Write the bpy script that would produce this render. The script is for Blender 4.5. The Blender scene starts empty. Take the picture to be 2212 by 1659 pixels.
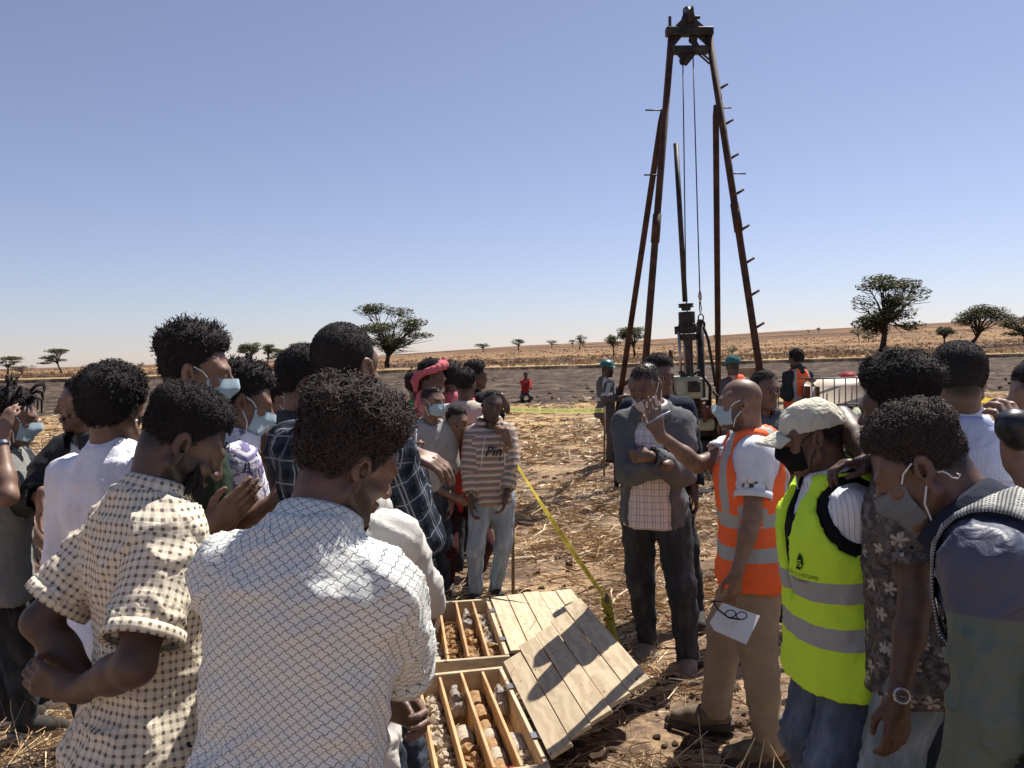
import bpy, math, random
import numpy as np
from mathutils import Vector, Matrix
R = math.radians
scene = bpy.context.scene
COL = scene.collection
rng = np.random.default_rng(7)
random.seed(7)
# ------------------------------------------------------------------ camera
CAM = np.array((0.0, 0.0, 1.80)); PITCH = R(2.03); ROLL = R(1.5); FPX = 1725.0; CX, CY = 1106.0, 829.5
_f = np.array((0, math.cos(PITCH), -math.sin(PITCH))); _r0 = np.array((1.0, 0, 0)); _u0 = np.array((0, math.sin(PITCH), math.cos(PITCH)))
_r = _r0*math.cos(ROLL)-_u0*math.sin(ROLL); _u = _u0*math.cos(ROLL)+_r0*math.sin(ROLL)
cam_data = bpy.data.cameras.new('camera'); cam = bpy.data.objects.new('camera', cam_data); COL.objects.link(cam)
cam_data.sensor_width = 36.0; cam_data.lens = 36.0*FPX/2212.0; cam_data.clip_start = 0.05; cam_data.clip_end = 6000
cam.matrix_world = Matrix(((_r[0], _u[0], -_f[0], CAM[0]), (_r[1], _u[1], -_f[1], CAM[1]), (_r[2], _u[2], -_f[2], CAM[2]), (0, 0, 0, 1)))
scene.camera = cam
def W(px, py, d):
    """survey point: sight line through photo pixel (2212 px wide copy) carried out to depth d metres"""
    v = _f+_r*(px-CX)/FPX+_u*(CY-py)/FPX
    return CAM+v*(d/v[1])
def G(px, py, z=0.0):
    v = _f+_r*(px-CX)/FPX+_u*(CY-py)/FPX
    return CAM+v*((z-CAM[2])/v[2])
# ------------------------------------------------------------------ light
SUN_DIR = np.array((0.42, 0.48, 1.0)); SUN_DIR /= np.linalg.norm(SUN_DIR)
SUN_EL = math.asin(SUN_DIR[2]); SUN_AZ = math.atan2(SUN_DIR[0], SUN_DIR[1])
world = bpy.data.worlds.new('World'); scene.world = world; world.use_nodes = True
wt = world.node_tree; wt.nodes.clear()
sky = wt.nodes.new('ShaderNodeTexSky'); sky.sky_type = 'NISHITA'; sky.sun_disc = False
sky.sun_elevation = SUN_EL; sky.sun_rotation = SUN_AZ; sky.altitude = 500; sky.air_density = 1.0; sky.dust_density = 0.35; sky.ozone_density = 6.0
bgn = wt.nodes.new('ShaderNodeBackground'); bgn.inputs[1].default_value = 0.064
won = wt.nodes.new('ShaderNodeOutputWorld')
wb = wt.nodes.new('ShaderNodeMix'); wb.data_type = 'RGBA'; wb.blend_type = 'MULTIPLY'; wb.inputs[0].default_value = 1.0; wb.inputs[7].default_value = (1.13, .945, 1.0, 1)   # camera white balance
wt.links.new(sky.outputs[0], wb.inputs[6]); hs_ = wt.nodes.new('ShaderNodeHueSaturation'); hs_.inputs['Saturation'].default_value = .80; hs_.inputs['Value'].default_value = .68; wt.links.new(wb.outputs[2], hs_.inputs['Color']); wt.links.new(hs_.outputs[0], bgn.inputs[0]); wt.links.new(bgn.outputs[0], won.inputs[0])
sl = bpy.data.lights.new('sun', 'SUN'); sl.energy = 3.2; sl.angle = R(0.53); sl.color = (1.0, 0.955, 0.88)
so = bpy.data.objects.new('sun', sl); COL.objects.link(so)
so.rotation_euler = Vector(-SUN_DIR).to_track_quat('-Z', 'Y').to_euler(); so.location = (6, 8, 30)
scene.view_settings.view_transform = 'Standard'; scene.view_settings.look = 'None'
scene.view_settings.exposure = 1.36; scene.view_settings.gamma = 1.0; scene.view_settings.use_curve_mapping = False
scene.cycles.max_bounces = 6; scene.cycles.diffuse_bounces = 3; scene.cycles.glossy_bounces = 2
scene.cycles.transparent_max_bounces = 8; scene.cycles.use_denoising = True
# ------------------------------------------------------------------ numeric helpers
def nz(v): v = np.asarray(v, float); return v/(np.linalg.norm(v)+1e-12)
def lerp(a, b, t): return a+(b-a)*t
def sstep(a, b, x): t = np.clip((np.asarray(x, float)-a)/(b-a), 0, 1); return t*t*(3-2*t)
def _hash(i, j, k):
    n = (i.astype(np.int64)*374761393+j.astype(np.int64)*668265263+k.astype(np.int64)*2147483647) & 0xffffffff
    n = ((n ^ (n >> 13))*1274126177) & 0xffffffff
    return ((n ^ (n >> 16)) & 0xffff)/65535.0
def vnoise(P):
    P = np.asarray(P, float); I = np.floor(P).astype(np.int64); T = P-I; T = T*T*(3-2*T)
    out = 0
    for a in (0, 1):
        for b in (0, 1):
            for c in (0, 1):
                w = (T[..., 0] if a else 1-T[..., 0])*(T[..., 1] if b else 1-T[..., 1])*(T[..., 2] if c else 1-T[..., 2])
                out = out+w*_hash(I[..., 0]+a, I[..., 1]+b, I[..., 2]+c)
    return out*2-1
def fbm(P, oct=3, lac=2.1, g=0.5):
    s = 0; a = 1.0; P = np.asarray(P, float)
    for i in range(oct): s = s+a*vnoise(P+17.3*i); P = P*lac; a *= g
    return s
# ------------------------------------------------------------------ objects
def tag(o, label=None, cat=None, group=None, kind=None):
    if label: o['label'] = label
    if cat: o['category'] = cat
    if group: o['group'] = group
    if kind: o['kind'] = kind
    return o
def link(name, me, mat=None, parent=None):
    o = bpy.data.objects.new(name, me); COL.objects.link(o)
    if mat is not None and me is not None:
        for m in (mat if isinstance(mat, (list, tuple)) else [mat]): me.materials.append(m)
    if parent is not None: o.parent = parent
    return o
def empty(name, loc=(0, 0, 0), rz=0.0):
    o = bpy.data.objects.new(name, None); COL.objects.link(o); o.location = loc; o.rotation_euler = (0, 0, rz); o.empty_display_size = 0.1
    return o
def mkmesh(V, Q=None, T=None, uv=None, smooth=True, mi=None, name='mesh'):
    """quads Q (n,4), tris T (m,3); uv per corner in the order quads then tris"""
    V = np.asarray(V, np.float32)
    Q = np.zeros((0, 4), np.int32) if Q is None or len(Q) == 0 else np.asarray(Q, np.int32)
    T = np.zeros((0, 3), np.int32) if T is None or len(T) == 0 else np.asarray(T, np.int32)
    me = bpy.data.meshes.new(name); nl = Q.size+T.size; nf = len(Q)+len(T)
    me.vertices.add(len(V)); me.vertices.foreach_set('co', V.ravel())
    me.loops.add(nl); me.loops.foreach_set('vertex_index', np.concatenate([Q.ravel(), T.ravel()]).astype(np.int32))
    me.polygons.add(nf)
    st = np.concatenate([np.arange(len(Q))*4, len(Q)*4+np.arange(len(T))*3]).astype(np.int32)
    me.polygons.foreach_set('loop_start', st)
    me.polygons.foreach_set('loop_total', np.concatenate([np.full(len(Q), 4), np.full(len(T), 3)]).astype(np.int32))
    me.polygons.foreach_set('use_smooth', np.full(nf, bool(smooth)))
    if mi is not None: me.polygons.foreach_set('material_index', np.asarray(mi, np.int32))
    if uv is not None:
        l = me.uv_layers.new(name='UVMap'); l.data.foreach_set('uv', np.asarray(uv, np.float32).ravel())
    me.update(calc_edges=True); return me
def fattr(me, name, vals):
    a = me.attributes.new(name, 'FLOAT', 'POINT'); a.data.foreach_set('value', np.asarray(vals, np.float32))
class MB:
    """mesh collector: boxes, tubes, lathes, prisms -> one mesh"""
    def __init__(s): s.V = []; s.F = []; s.n = 0
    def add(s, V, F):
        V = np.asarray(V, float); s.V.append(V); s.F += [[i+s.n for i in f] for f in F]; s.n += len(V); return s
    def box(s, c, size, M=None, bev=0.0):
        sx, sy, sz = np.asarray(size, float)/2; b = min(bev, sx*.9, sy*.9, sz*.9)
        if b <= 0:
            V = np.array([(x, y, z) for x in (-sx, sx) for y in (-sy, sy) for z in (-sz, sz)])
            F = [(0, 1, 3, 2), (4, 6, 7, 5), (0, 4, 5, 1), (2, 3, 7, 6), (0, 2, 6, 4), (1, 5, 7, 3)]
        else:
            V = []; 
            for x in (-1, 1):
                for y in (-1, 1):
                    for z in (-1, 1):
                        V += [(x*sx, y*(sy-b), z*(sz-b)), (x*(sx-b), y*sy, z*(sz-b)), (x*(sx-b), y*(sy-b), z*sz)]
            V = np.array(V); i = lambda x, y, z, k: ((x*2+y)*2+z)*3+k
            F = [[i(0, 0, 0, 0), i(0, 0, 1, 0), i(0, 1, 1, 0), i(0, 1, 0, 0)], [i(1, 0, 0, 0), i(1, 1, 0, 0), i(1, 1, 1, 0), i(1, 0, 1, 0)],
                 [i(0, 0, 0, 1), i(1, 0, 0, 1), i(1, 0, 1, 1), i(0, 0, 1, 1)], [i(0, 1, 0, 1), i(0, 1, 1, 1), i(1, 1, 1, 1), i(1, 1, 0, 1)],
                 [i(0, 0, 0, 2), i(0, 1, 0, 2), i(1, 1, 0, 2), i(1, 0, 0, 2)], [i(0, 0, 1, 2), i(1, 0, 1, 2), i(1, 1, 1, 2), i(0, 1, 1, 2)]]
            for y in (0, 1):
                for z in (0, 1): F.append([i(0, y, z, 1), i(1, y, z, 1), i(1, y, z, 2), i(0, y, z, 2)])
            for x in (0, 1):
                for z in (0, 1): F.append([i(x, 0, z, 0), i(x, 1, z, 0), i(x, 1, z, 2), i(x, 0, z, 2)])
            for x in (0, 1):
                for y in (0, 1): F.append([i(x, y, 0, 0), i(x, y, 1, 0), i(x, y, 1, 1), i(x, y, 0, 1)])
            for x in (0, 1):
                for y in (0, 1):
                    for z in (0, 1): F.append([i(x, y, z, 0), i(x, y, z, 1), i(x, y, z, 2)])
        if M is not None: V = V@np.asarray(M, float).T
        return s.add(V+np.asarray(c, float), F)
    def tube(s, pts, r, seg=8, cap=True, flat=1.0):
        P = np.asarray(pts, float); n = len(P); r = np.broadcast_to(np.asarray(r, float), (n,))
        up = None; V = []
        for i in range(n):
            t = nz(P[min(i+1, n-1)]-P[max(i-1, 0)])
            if up is None: up = nz(np.cross(t, (0, 0, 1) if abs(t[2]) < .9 else (1, 0, 0)))
            up = nz(up-t*np.dot(up, t)); w = np.cross(t, up)
            a = np.arange(seg)*2*math.pi/seg
            V.append(P[i]+r[i]*(np.cos(a)[:, None]*up+flat*np.sin(a)[:, None]*w))
        F = [[i*seg+j, i*seg+(j+1) % seg, (i+1)*seg+(j+1) % seg, (i+1)*seg+j] for i in range(n-1) for j in range(seg)]
        if cap: F += [list(range(seg))[::-1], [(n-1)*seg+j for j in range(seg)]]
        return s.add(np.concatenate(V), F)
    def lathe(s, prof, c=(0, 0, 0), M=None, seg=24):
        """prof: (r, z) rows about local Z"""
        a = np.arange(seg)*2*math.pi/seg; V = np.concatenate([np.stack([r*np.cos(a), r*np.sin(a), np.full(seg, z)], 1) for r, z in prof]); n = len(prof)
        F = [[i*seg+j, i*seg+(j+1) % seg, (i+1)*seg+(j+1) % seg, (i+1)*seg+j] for i in range(n-1) for j in range(seg)]
        F += [list(range(seg))[::-1], [(n-1)*seg+j for j in range(seg)]]
        if M is not None: V = V@np.asarray(M, float).T
        return s.add(V+np.asarray(c, float), F)
    def prism(s, poly, o, ax, ay, az, th):
        """polygon in plane (ax, ay) at o, thickness th along az"""
        o = np.asarray(o, float); n = len(poly)
        V = [o+x*np.asarray(ax)+y*np.asarray(ay)+k*th*np.asarray(az) for k in (0, 1) for x, y in poly]
        F = [list(range(n))[::-1], list(range(n, 2*n))]+[[i, (i+1) % n, n+(i+1) % n, n+i] for i in range(n)]
        return s.add(V, F)
    def mesh(s, smooth=False, origin=None, name='mesh'):
        V = np.concatenate(s.V)
        if origin is not None: V = V-np.asarray(origin, float)
        me = bpy.data.meshes.new(name); me.from_pydata(V.tolist(), [], s.F); me.update()
        if smooth:
            me.polygons.foreach_set('use_smooth', np.ones(len(me.polygons), bool))
            if smooth == 'auto': me.set_sharp_from_angle(angle=R(40))
        return me
    def build(s, name, mat, parent=None, smooth='auto', origin=None):
        if parent is not None and origin is None: origin = PORG.get(parent.name, (0, 0, 0))
        return link(name, s.mesh(smooth, origin), mat, parent)
PORG = {}      # world origin of each parent Empty (unrotated), so parts can be built in world coordinates
def thing(name, loc, label, cat, group=None):
    o = empty(name, tuple(float(x) for x in loc)); PORG[o.name] = np.asarray(loc, float); return tag(o, label, cat, group)
def rotM(axis, a): return np.array(Matrix.Rotation(a, 3, Vector(axis)))
def frameM(z, x=(1, 0, 0)):
    z = nz(z); x = np.asarray(x, float)
    if abs(np.dot(z, nz(x))) > .95: x = np.array((0, 1.0, 0))
    y = nz(np.cross(z, x)); x = np.cross(y, z); return np.stack([x, y, z], 1)
# ------------------------------------------------------------------ shader expression helper
class S:
    __slots__ = ('t', 's')
    def __init__(self, t, s): self.t = t; self.s = s
    def _b(self, o, op, rev=False): return mth(self.t, op, o, self) if rev else mth(self.t, op, self, o)
    def __add__(a, b): return a._b(b, 'ADD')
    __radd__ = __add__
    def __sub__(a, b): return a._b(b, 'SUBTRACT')
    def __rsub__(a, b): return a._b(b, 'SUBTRACT', True)
    def __mul__(a, b): return a._b(b, 'MULTIPLY')
    __rmul__ = __mul__
    def __truediv__(a, b): return a._b(b, 'DIVIDE')
    def __gt__(a, b): return a._b(b, 'GREATER_THAN')
    def __lt__(a, b): return a._b(b, 'LESS_THAN')
def put(t, inp, v):
    if isinstance(v, S): t.links.new(v.s, inp)
    elif isinstance(v, (tuple, list)): inp.default_value = (*v, 1.0) if len(v) == 3 and inp.type == 'RGBA' else v
    else: inp.default_value = v
def mth(t, op, a, b=None, c=None, clamp=False):
    n = t.nodes.new('ShaderNodeMath'); n.operation = op; n.use_clamp = clamp
    put(t, n.inputs[0], a)
    if b is not None: put(t, n.inputs[1], b)
    if c is not None: put(t, n.inputs[2], c)
    return S(t, n.outputs[0])
class Mat:
    def __init__(self, name, rough=0.8, metal=0.0, spec=0.3):
        self.m = bpy.data.materials.new(name); self.m.use_nodes = True; self.t = self.m.node_tree; self.t.nodes.clear()
        self.out = self.t.nodes.new('ShaderNodeOutputMaterial'); self.b = self.t.nodes.new('ShaderNodeBsdfPrincipled')
        self.t.links.new(self.b.outputs[0], self.out.inputs[0])
        self.set('Roughness', rough); self.set('Metallic', metal); self.set('Specular IOR Level', spec)
    def set(self, k, v): put(self.t, self.b.inputs[k], v); return self
    def color(self, v): return self.set('Base Color', v)
    def coord(self, kind='Object'):
        n = self.t.nodes.new('ShaderNodeTexCoord'); return S(self.t, n.outputs[kind])
    def pos(self): n = self.t.nodes.new('ShaderNodeNewGeometry'); return S(self.t, n.outputs['Position'])
    def rnd(self): n = self.t.nodes.new('ShaderNodeObjectInfo'); return S(self.t, n.outputs['Random'])
    def attr(self, name, out='Fac'): n = self.t.nodes.new('ShaderNodeAttribute'); n.attribute_name = name; return S(self.t, n.outputs[out])
    def sep(self, v): n = self.t.nodes.new('ShaderNodeSeparateXYZ'); put(self.t, n.inputs[0], v); return [S(self.t, n.outputs[i]) for i in range(3)]
    def comb(self, x, y, z=0.0):
        n = self.t.nodes.new('ShaderNodeCombineXYZ')
        for i, v in enumerate((x, y, z)): put(self.t, n.inputs[i], v)
        return S(self.t, n.outputs[0])
    def vm(self, op, a, b):
        n = self.t.nodes.new('ShaderNodeVectorMath'); n.operation = op; put(self.t, n.inputs[0], a)
        if op == 'SCALE': put(self.t, n.inputs[3], b)
        else: put(self.t, n.inputs[1], b)
        return S(self.t, n.outputs[0])
    def noise(self, v, scale=5.0, detail=3.0, rough=0.55, dist=0.0, out='Fac'):
        n = self.t.nodes.new('ShaderNodeTexNoise'); put(self.t, n.inputs['Vector'], v); n.inputs['Scale'].default_value = scale
        n.inputs['Detail'].default_value = detail; n.inputs['Roughness'].default_value = rough; n.inputs['Distortion'].default_value = dist
        return S(self.t, n.outputs[out])
    def voro(self, v, scale=5.0, feat='F1', out='Distance', rand=1.0):
        n = self.t.nodes.new('ShaderNodeTexVoronoi'); n.feature = feat; put(self.t, n.inputs['Vector'], v); n.inputs['Scale'].default_value = scale; n.inputs['Randomness'].default_value = rand
        return S(self.t, n.outputs[out])
    def ramp(self, f, a, b, smooth=True):
        n = self.t.nodes.new('ShaderNodeMapRange'); n.interpolation_type = 'SMOOTHSTEP' if smooth else 'LINEAR'
        put(self.t, n.inputs[0], f); n.inputs[1].default_value = a; n.inputs[2].default_value = b
        return S(self.t, n.outputs[0])
    def mix(self, f, a, b, mode='MIX'):
        n = self.t.nodes.new('ShaderNodeMix'); n.data_type = 'RGBA'; n.blend_type = mode
        put(self.t, n.inputs[0], f); put(self.t, n.inputs[6], a); put(self.t, n.inputs[7], b)
        return S(self.t, n.outputs[2])
    def f(self, op, *a, **k): return mth(self.t, op, *a, **k)
    def frac(self, x): return mth(self.t, 'FRACT', x)
    def bump(self, h, strength=0.3, dist=0.01):
        n = self.t.nodes.new('ShaderNodeBump'); n.inputs['Strength'].default_value = strength; n.inputs['Distance'].default_value = dist
        put(self.t, n.inputs['Height'], h); self.t.links.new(n.outputs[0], self.b.inputs['Normal']); return self
def thin(m, fac=.35):
    """let a thin sheet pass light through from behind"""
    t = m.node_tree; b = next(n for n in t.nodes if n.type == 'BSDF_PRINCIPLED'); o = next(n for n in t.nodes if n.type == 'OUTPUT_MATERIAL'); tr = t.nodes.new('ShaderNodeBsdfTranslucent'); mx = t.nodes.new('ShaderNodeMixShader'); mx.inputs[0].default_value = fac
    c = b.inputs['Base Color']
    if c.is_linked: t.links.new(c.links[0].from_socket, tr.inputs[0])
    else: tr.inputs[0].default_value = c.default_value
    t.links.new(b.outputs[0], mx.inputs[1]); t.links.new(tr.outputs[0], mx.inputs[2]); t.links.new(mx.outputs[0], o.inputs[0]); return m
def vary(name, c, amt=0.25, scale=8.0, rough=0.7, spec=0.3, metal=0.0, bump=0.0, bscale=60.0, c2=None):
    """plain surface with natural mottling"""
    k = Mat(name, rough, metal, spec); p = k.coord('Object'); n = k.noise(p, scale, 4)
    c2 = c2 or tuple(x*(1-amt) for x in c); c1 = c if c2 != c else c
    k.color(k.mix(k.ramp(n, .3, .7), c2, tuple(min(1, x*(1+amt*.4)) for x in c1)))
    if bump: k.bump(k.noise(p, bscale, 3), bump, 0.005)
    return k.m
# ================================================================== terrain
_hx = np.array((-3.0, -.64, -.40, -.18, .017, .17, .344, .64, 1.6, 3.0)); _hz = np.array((-.002, .000, .001, .004, .0125, .0155, .0222, .0300, .042, .05))
def ridge_y(x): return 94.0+1.2*vnoise(np.stack([x*.05, x*0+3, x*0], -1))+.35*vnoise(np.stack([x*.35, x*0+8, x*0], -1))
def hgt(x, y, micro=False):
    x = np.asarray(x, float); y = np.asarray(y, float)
    t = np.clip((y-100)/520., 0, None); zc = 1.8+np.interp(x/np.maximum(y, 30), _hx, _hz)*620
    z = np.where(t < 1, zc*(.55*t+.45*t*t), zc-(y-620)*.012)
    z = z+.52*sstep(-.35, .15, y-ridge_y(x))*(1-sstep(5, 60, y-94))
    if micro:
        P = np.stack([x, y, x*0], -1); near = 1-sstep(10, 30, y)
        z = z+near*(.030*fbm(P*2.2, 3)+.020*np.maximum(0, fbm(P*6.5+5, 2))**1.0-.01)
        pl = sstep(28.5, 30.5, y)*(1-sstep(92.8, 93.6, y)); Q = np.stack([x*.55, y*2.1, x*0], -1)
        z = z+pl*(.10*np.abs(fbm(Q, 3))+.03)
        z = z-.30*np.exp(-((y-27.6)/.55)**2)*(.5+.5*vnoise(P*.6))*sstep(-.2, .5, vnoise(P*.11+4))
    return z
def build_ground():
    ys = np.concatenate([-np.geomspace(200, .4, 26), np.linspace(-.2, 1.6, 14), np.geomspace(1.66, 12, 200), np.geomspace(12.2, 29, 90), np.linspace(29.2, 92, 100),
                         np.linspace(92.2, 96, 34), np.geomspace(96.6, 700, 90), np.geomspace(730, 4500, 16)])
    ts = np.concatenate([-np.geomspace(12, .82, 26), np.linspace(-.8, .8, 270), np.geomspace(.82, 12, 26)])
    Y, T = np.meshgrid(ys, ts, indexing='ij'); X = T*(np.abs(Y)+3.0)
    Z = hgt(X, np.maximum(Y, 0), True)
    V = np.stack([X, Y, Z], -1).reshape(-1, 3); ny, nx = Y.shape
    i = (np.arange(ny-1)[:, None]*nx+np.arange(nx-1)[None, :]).ravel()
    return mkmesh(V, np.stack([i, i+1, i+nx+1, i+nx], 1), name='ground')
def ground_mat():
    k = Mat('field_soil', .95, 0, .1); p = k.pos(); x, y, z = k.sep(p)
    flat = k.comb(x, y, 0.0)
    wob = k.noise(k.comb(x*.08, y*.03, 0.0), 1.0, 3)*6.0-3.0
    soil = k.mix(k.ramp(k.noise(flat, 3.0, 5, .65), .35, .65), (.085, .057, .041), (.19, .128, .088))
    litter = k.mix(k.noise(flat, 40.0, 3, .7), (.26, .165, .095), (.44, .31, .18))
    st = k.noise(k.comb(x*.75, y, 0.0), 1.25, 5, .68); st2 = k.noise(k.comb(x, y*1.6, 3.0), 14.0, 3, .7)
    near = k.mix(k.ramp(st*.6+st2*.4, .46, .58), soil, litter)
    mid = k.mix(k.ramp(k.noise(k.comb(x*.5, y*1.0, 1.0), 2.6, 7, .82), .40, .56), (.075, .048, .032), (.42, .285, .14)); mid = k.mix(k.ramp(k.noise(k.comb(x*.16, y*.35, 5.0), 2.0, 4, .7), .50, .62)*.7, mid, (.10, .066, .044))
    c = k.mix(k.ramp(y, 12.0, 22.0), near, mid)
    pln = k.noise(k.comb(x*.45, y*1.5, 0.0), 1.4, 6, .75)
    plow = k.mix(k.ramp(pln, .42, .62), (.026, .020, .017), (.135, .098, .074))
    plow = k.mix(k.ramp(k.noise(k.comb(x*.3, y*.55, 7.0), 1.3, 5, .8), .56, .70)*.75, plow, (.24, .165, .095))
    c = k.mix(k.ramp(y+wob*.12, 28.6, 29.6), c, plow)
    strip = k.mix(k.ramp(k.noise(k.comb(x*.2, y*.5, 0.0), 1.0, 4), .3, .7), (.26, .18, .095), (.40, .30, .165))
    c = k.mix(k.ramp(z*1.0, .44, .51)*k.ramp(y, 88.0, 90.0), c, strip)
    gn = k.noise(k.comb(x*.010, y*.055, 2.0), 1.0, 6, .62); gf = k.noise(k.comb(x*.12, y*.12, 0.0), 1.6, 5, .75)
    grass = k.mix(k.ramp(gf, .35, .65), (.17, .105, .060), (.35, .24, .135))
    rb = k.mix(k.ramp(gf, .35, .65), (.10, .060, .040), (.22, .130, .078))
    burnt = k.mix(k.ramp(gf, .4, .7), (.040, .030, .027), (.125, .085, .06))
    far = k.mix(k.ramp(gn, .40, .50), burnt, k.mix(k.ramp(gn, .5, .60), rb, grass))
    yb = y+wob*1.6
    band = k.ramp(yb, 118.0, 130.0)*(1.0-k.ramp(yb, 150.0, 165.0)); far = k.mix(band*.85, far, burnt)
    band2 = k.ramp(yb, 185.0, 215.0)*(1.0-k.ramp(yb, 330.0, 390.0)); far = k.mix(band2*.7, far, grass)
    far = k.mix(k.ramp(yb, 560.0, 600.0)*.6, far, rb)
    c = k.mix(k.ramp(yb, 101.0, 108.0), c, far)
    sp = k.noise(k.comb(x*.9, y*.30, 4.0), 1.0, 8, .82); c = k.mix(k.ramp(y, 14.0, 40.0), c, k.mix(1.0, c, k.mix(k.ramp(sp, .34, .66), (.42, .40, .38), (1.45, 1.4, 1.35)), 'MULTIPLY'))
    sq = k.noise(k.comb(x*.035, y*.16, 9.0), 1.0, 8, .78); c = k.mix(k.ramp(y, 96.0, 110.0), c, k.mix(1.0, c, k.mix(k.ramp(sq, .36, .64), (.40, .37, .36), (1.5, 1.45, 1.35)), 'MULTIPLY'))
    k.color(c)
    k.bump(k.noise(flat, 26.0, 4, .7), .6, .02)
    return k.m
ground = tag(link('ground', build_ground(), ground_mat()), 'dry stubble field rising to a low hill on the horizon', 'field', kind='structure')

# ---------------------------------------------------------------- straw, clods
def straw_mat():
    k = Mat('dry_straw', .7, 0, .35); s = k.attr('sv')
    c = k.mix(k.ramp(s, 0.0, .55), (.25, .150, .085), (.50, .345, .195)); c = k.mix(k.ramp(s, .55, 1.0), c, (.76, .63, .43))
    k.color(c); return k.m
def build_straw():
    n = 115000; r = np.random.default_rng(11)
    q_ = r.random(n); q_ = np.where(r.random(n) < .35, q_*.35, q_); dy = 1.0/(1/31.0+q_*(1/2.2-1/31.0)); x = (r.random(n)*1.6-.8)*(dy+.8)
    pn = fbm(np.stack([x*.8, dy*1.1, x*0], -1), 3)+.6*vnoise(np.stack([x*3.1, dy*3.4, x*0+2], -1))
    keep = r.random(n) < np.clip(.62+1.1*pn, .05, 1); x = x[keep]; dy = dy[keep]; n = len(x)
    stand = r.random(n) < .07
    L = r.gamma(3.0, .055, n)+.04; L = np.where(stand, L*.8, L); w = np.maximum(.0024, .00075*dy)*(.6+.9*r.random(n))
    a = r.random(n)*2*math.pi; a = np.where(r.random(n) < .45, r.normal(0, .5, n), a)
    el = np.where(stand, R(35)+r.random(n)*R(45), r.normal(R(3), R(9), n))
    d0 = np.stack([np.cos(a)*np.cos(el), np.sin(a)*np.cos(el), np.sin(el)], 1)
    side = np.stack([-np.sin(a), np.cos(a), r.normal(0, .5, n)], 1); side /= np.linalg.norm(side, axis=1)[:, None]
    up = np.array((0, 0, 1.0)); bend = r.normal(0, .16, n)*L
    base = np.stack([x, dy, hgt(x, dy, True)+.004+np.abs(r.normal(0, .018, n))], 1)
    P0 = base-d0*(np.where(stand, .05, .5)*L)[:, None]; P2 = base+d0*(np.where(stand, .95, .5)*L)[:, None]
    P1 = (P0+P2)/2+side*bend[:, None]+up*(np.abs(r.normal(0, .06, n))*L)[:, None]
    P0[:, 2] = np.maximum(P0[:, 2], base[:, 2]-.01); ww = (side*.6+up*.8*np.sign(r.random(n)-.5)[:, None]); ww /= np.linalg.norm(ww, axis=1)[:, None]; ww *= w[:, None]
    V = np.stack([P0-ww, P0+ww, P1-ww, P1+ww, P2-ww*.6, P2+ww*.6], 1).reshape(-1, 3); i = np.arange(n)*6
    Q = np.concatenate([np.stack([i, i+1, i+3, i+2], 1), np.stack([i+2, i+3, i+5, i+4], 1)])
    me = mkmesh(V, Q, smooth=False, name='straw'); fattr(me, 'sv', np.repeat(r.random(n), 6)); return me
tag(link('straw', build_straw(), straw_mat()), 'loose dry straw and stubble strewn over the field', 'straw', kind='stuff')
def build_clods():
    r = np.random.default_rng(5); n = 5200
    ico = [( -.526, 0, .851), (.526, 0, .851), (-.526, 0, -.851), (.526, 0, -.851), (0, .851, .526), (0, .851, -.526), (0, -.851, .526), (0, -.851, -.526), (.851, .526, 0), (-.851, .526, 0), (.851, -.526, 0), (-.851, -.526, 0)]
    T0 = np.array([(0, 4, 1), (0, 9, 4), (9, 5, 4), (4, 5, 8), (4, 8, 1), (8, 10, 1), (8, 3, 10), (5, 3, 8), (5, 2, 3), (2, 7, 3), (7, 10, 3), (7, 6, 10), (7, 11, 6), (11, 0, 6), (0, 1, 6), (6, 1, 10), (9, 0, 11), (9, 11, 2), (9, 2, 5), (7, 2, 11)])
    dy = 1.0/(1/92.0+r.random(n)*(1/2.3-1/92.0)); far = dy > 30
    x = (r.random(n)*1.6-.8)*(dy+.8)
    s = np.minimum(r.gamma(2.0, .006, n)+.005, .035); s = np.where(far, .04+.05*r.random(n), s)
    keep = (fbm(np.stack([x*.7+9, dy*.8, x*0], -1), 2) > -.05) | far; x, dy, s = x[keep], dy[keep], s[keep]; n = len(x)
    V = np.array(ico)[None]*(s[:, None, None]*(1+.35*r.normal(0, 1, (n, 12, 1))))*np.array((1.15, 1.0, .75))
    V = V+np.stack([x, dy, hgt(x, dy, True)+s*.25], 1)[:, None]
    T = (T0[None]+np.arange(n)[:, None, None]*12).reshape(-1, 3)
    return mkmesh(V.reshape(-1, 3), T=T, smooth=False, name='clods')
tag(link('soil_clods', build_clods(), vary('clod_soil', (.085, .058, .040), .45, 3.0, .95, .1)), 'crumbly brown soil clods scattered over the ploughed field', 'soil clods', kind='stuff')
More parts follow.
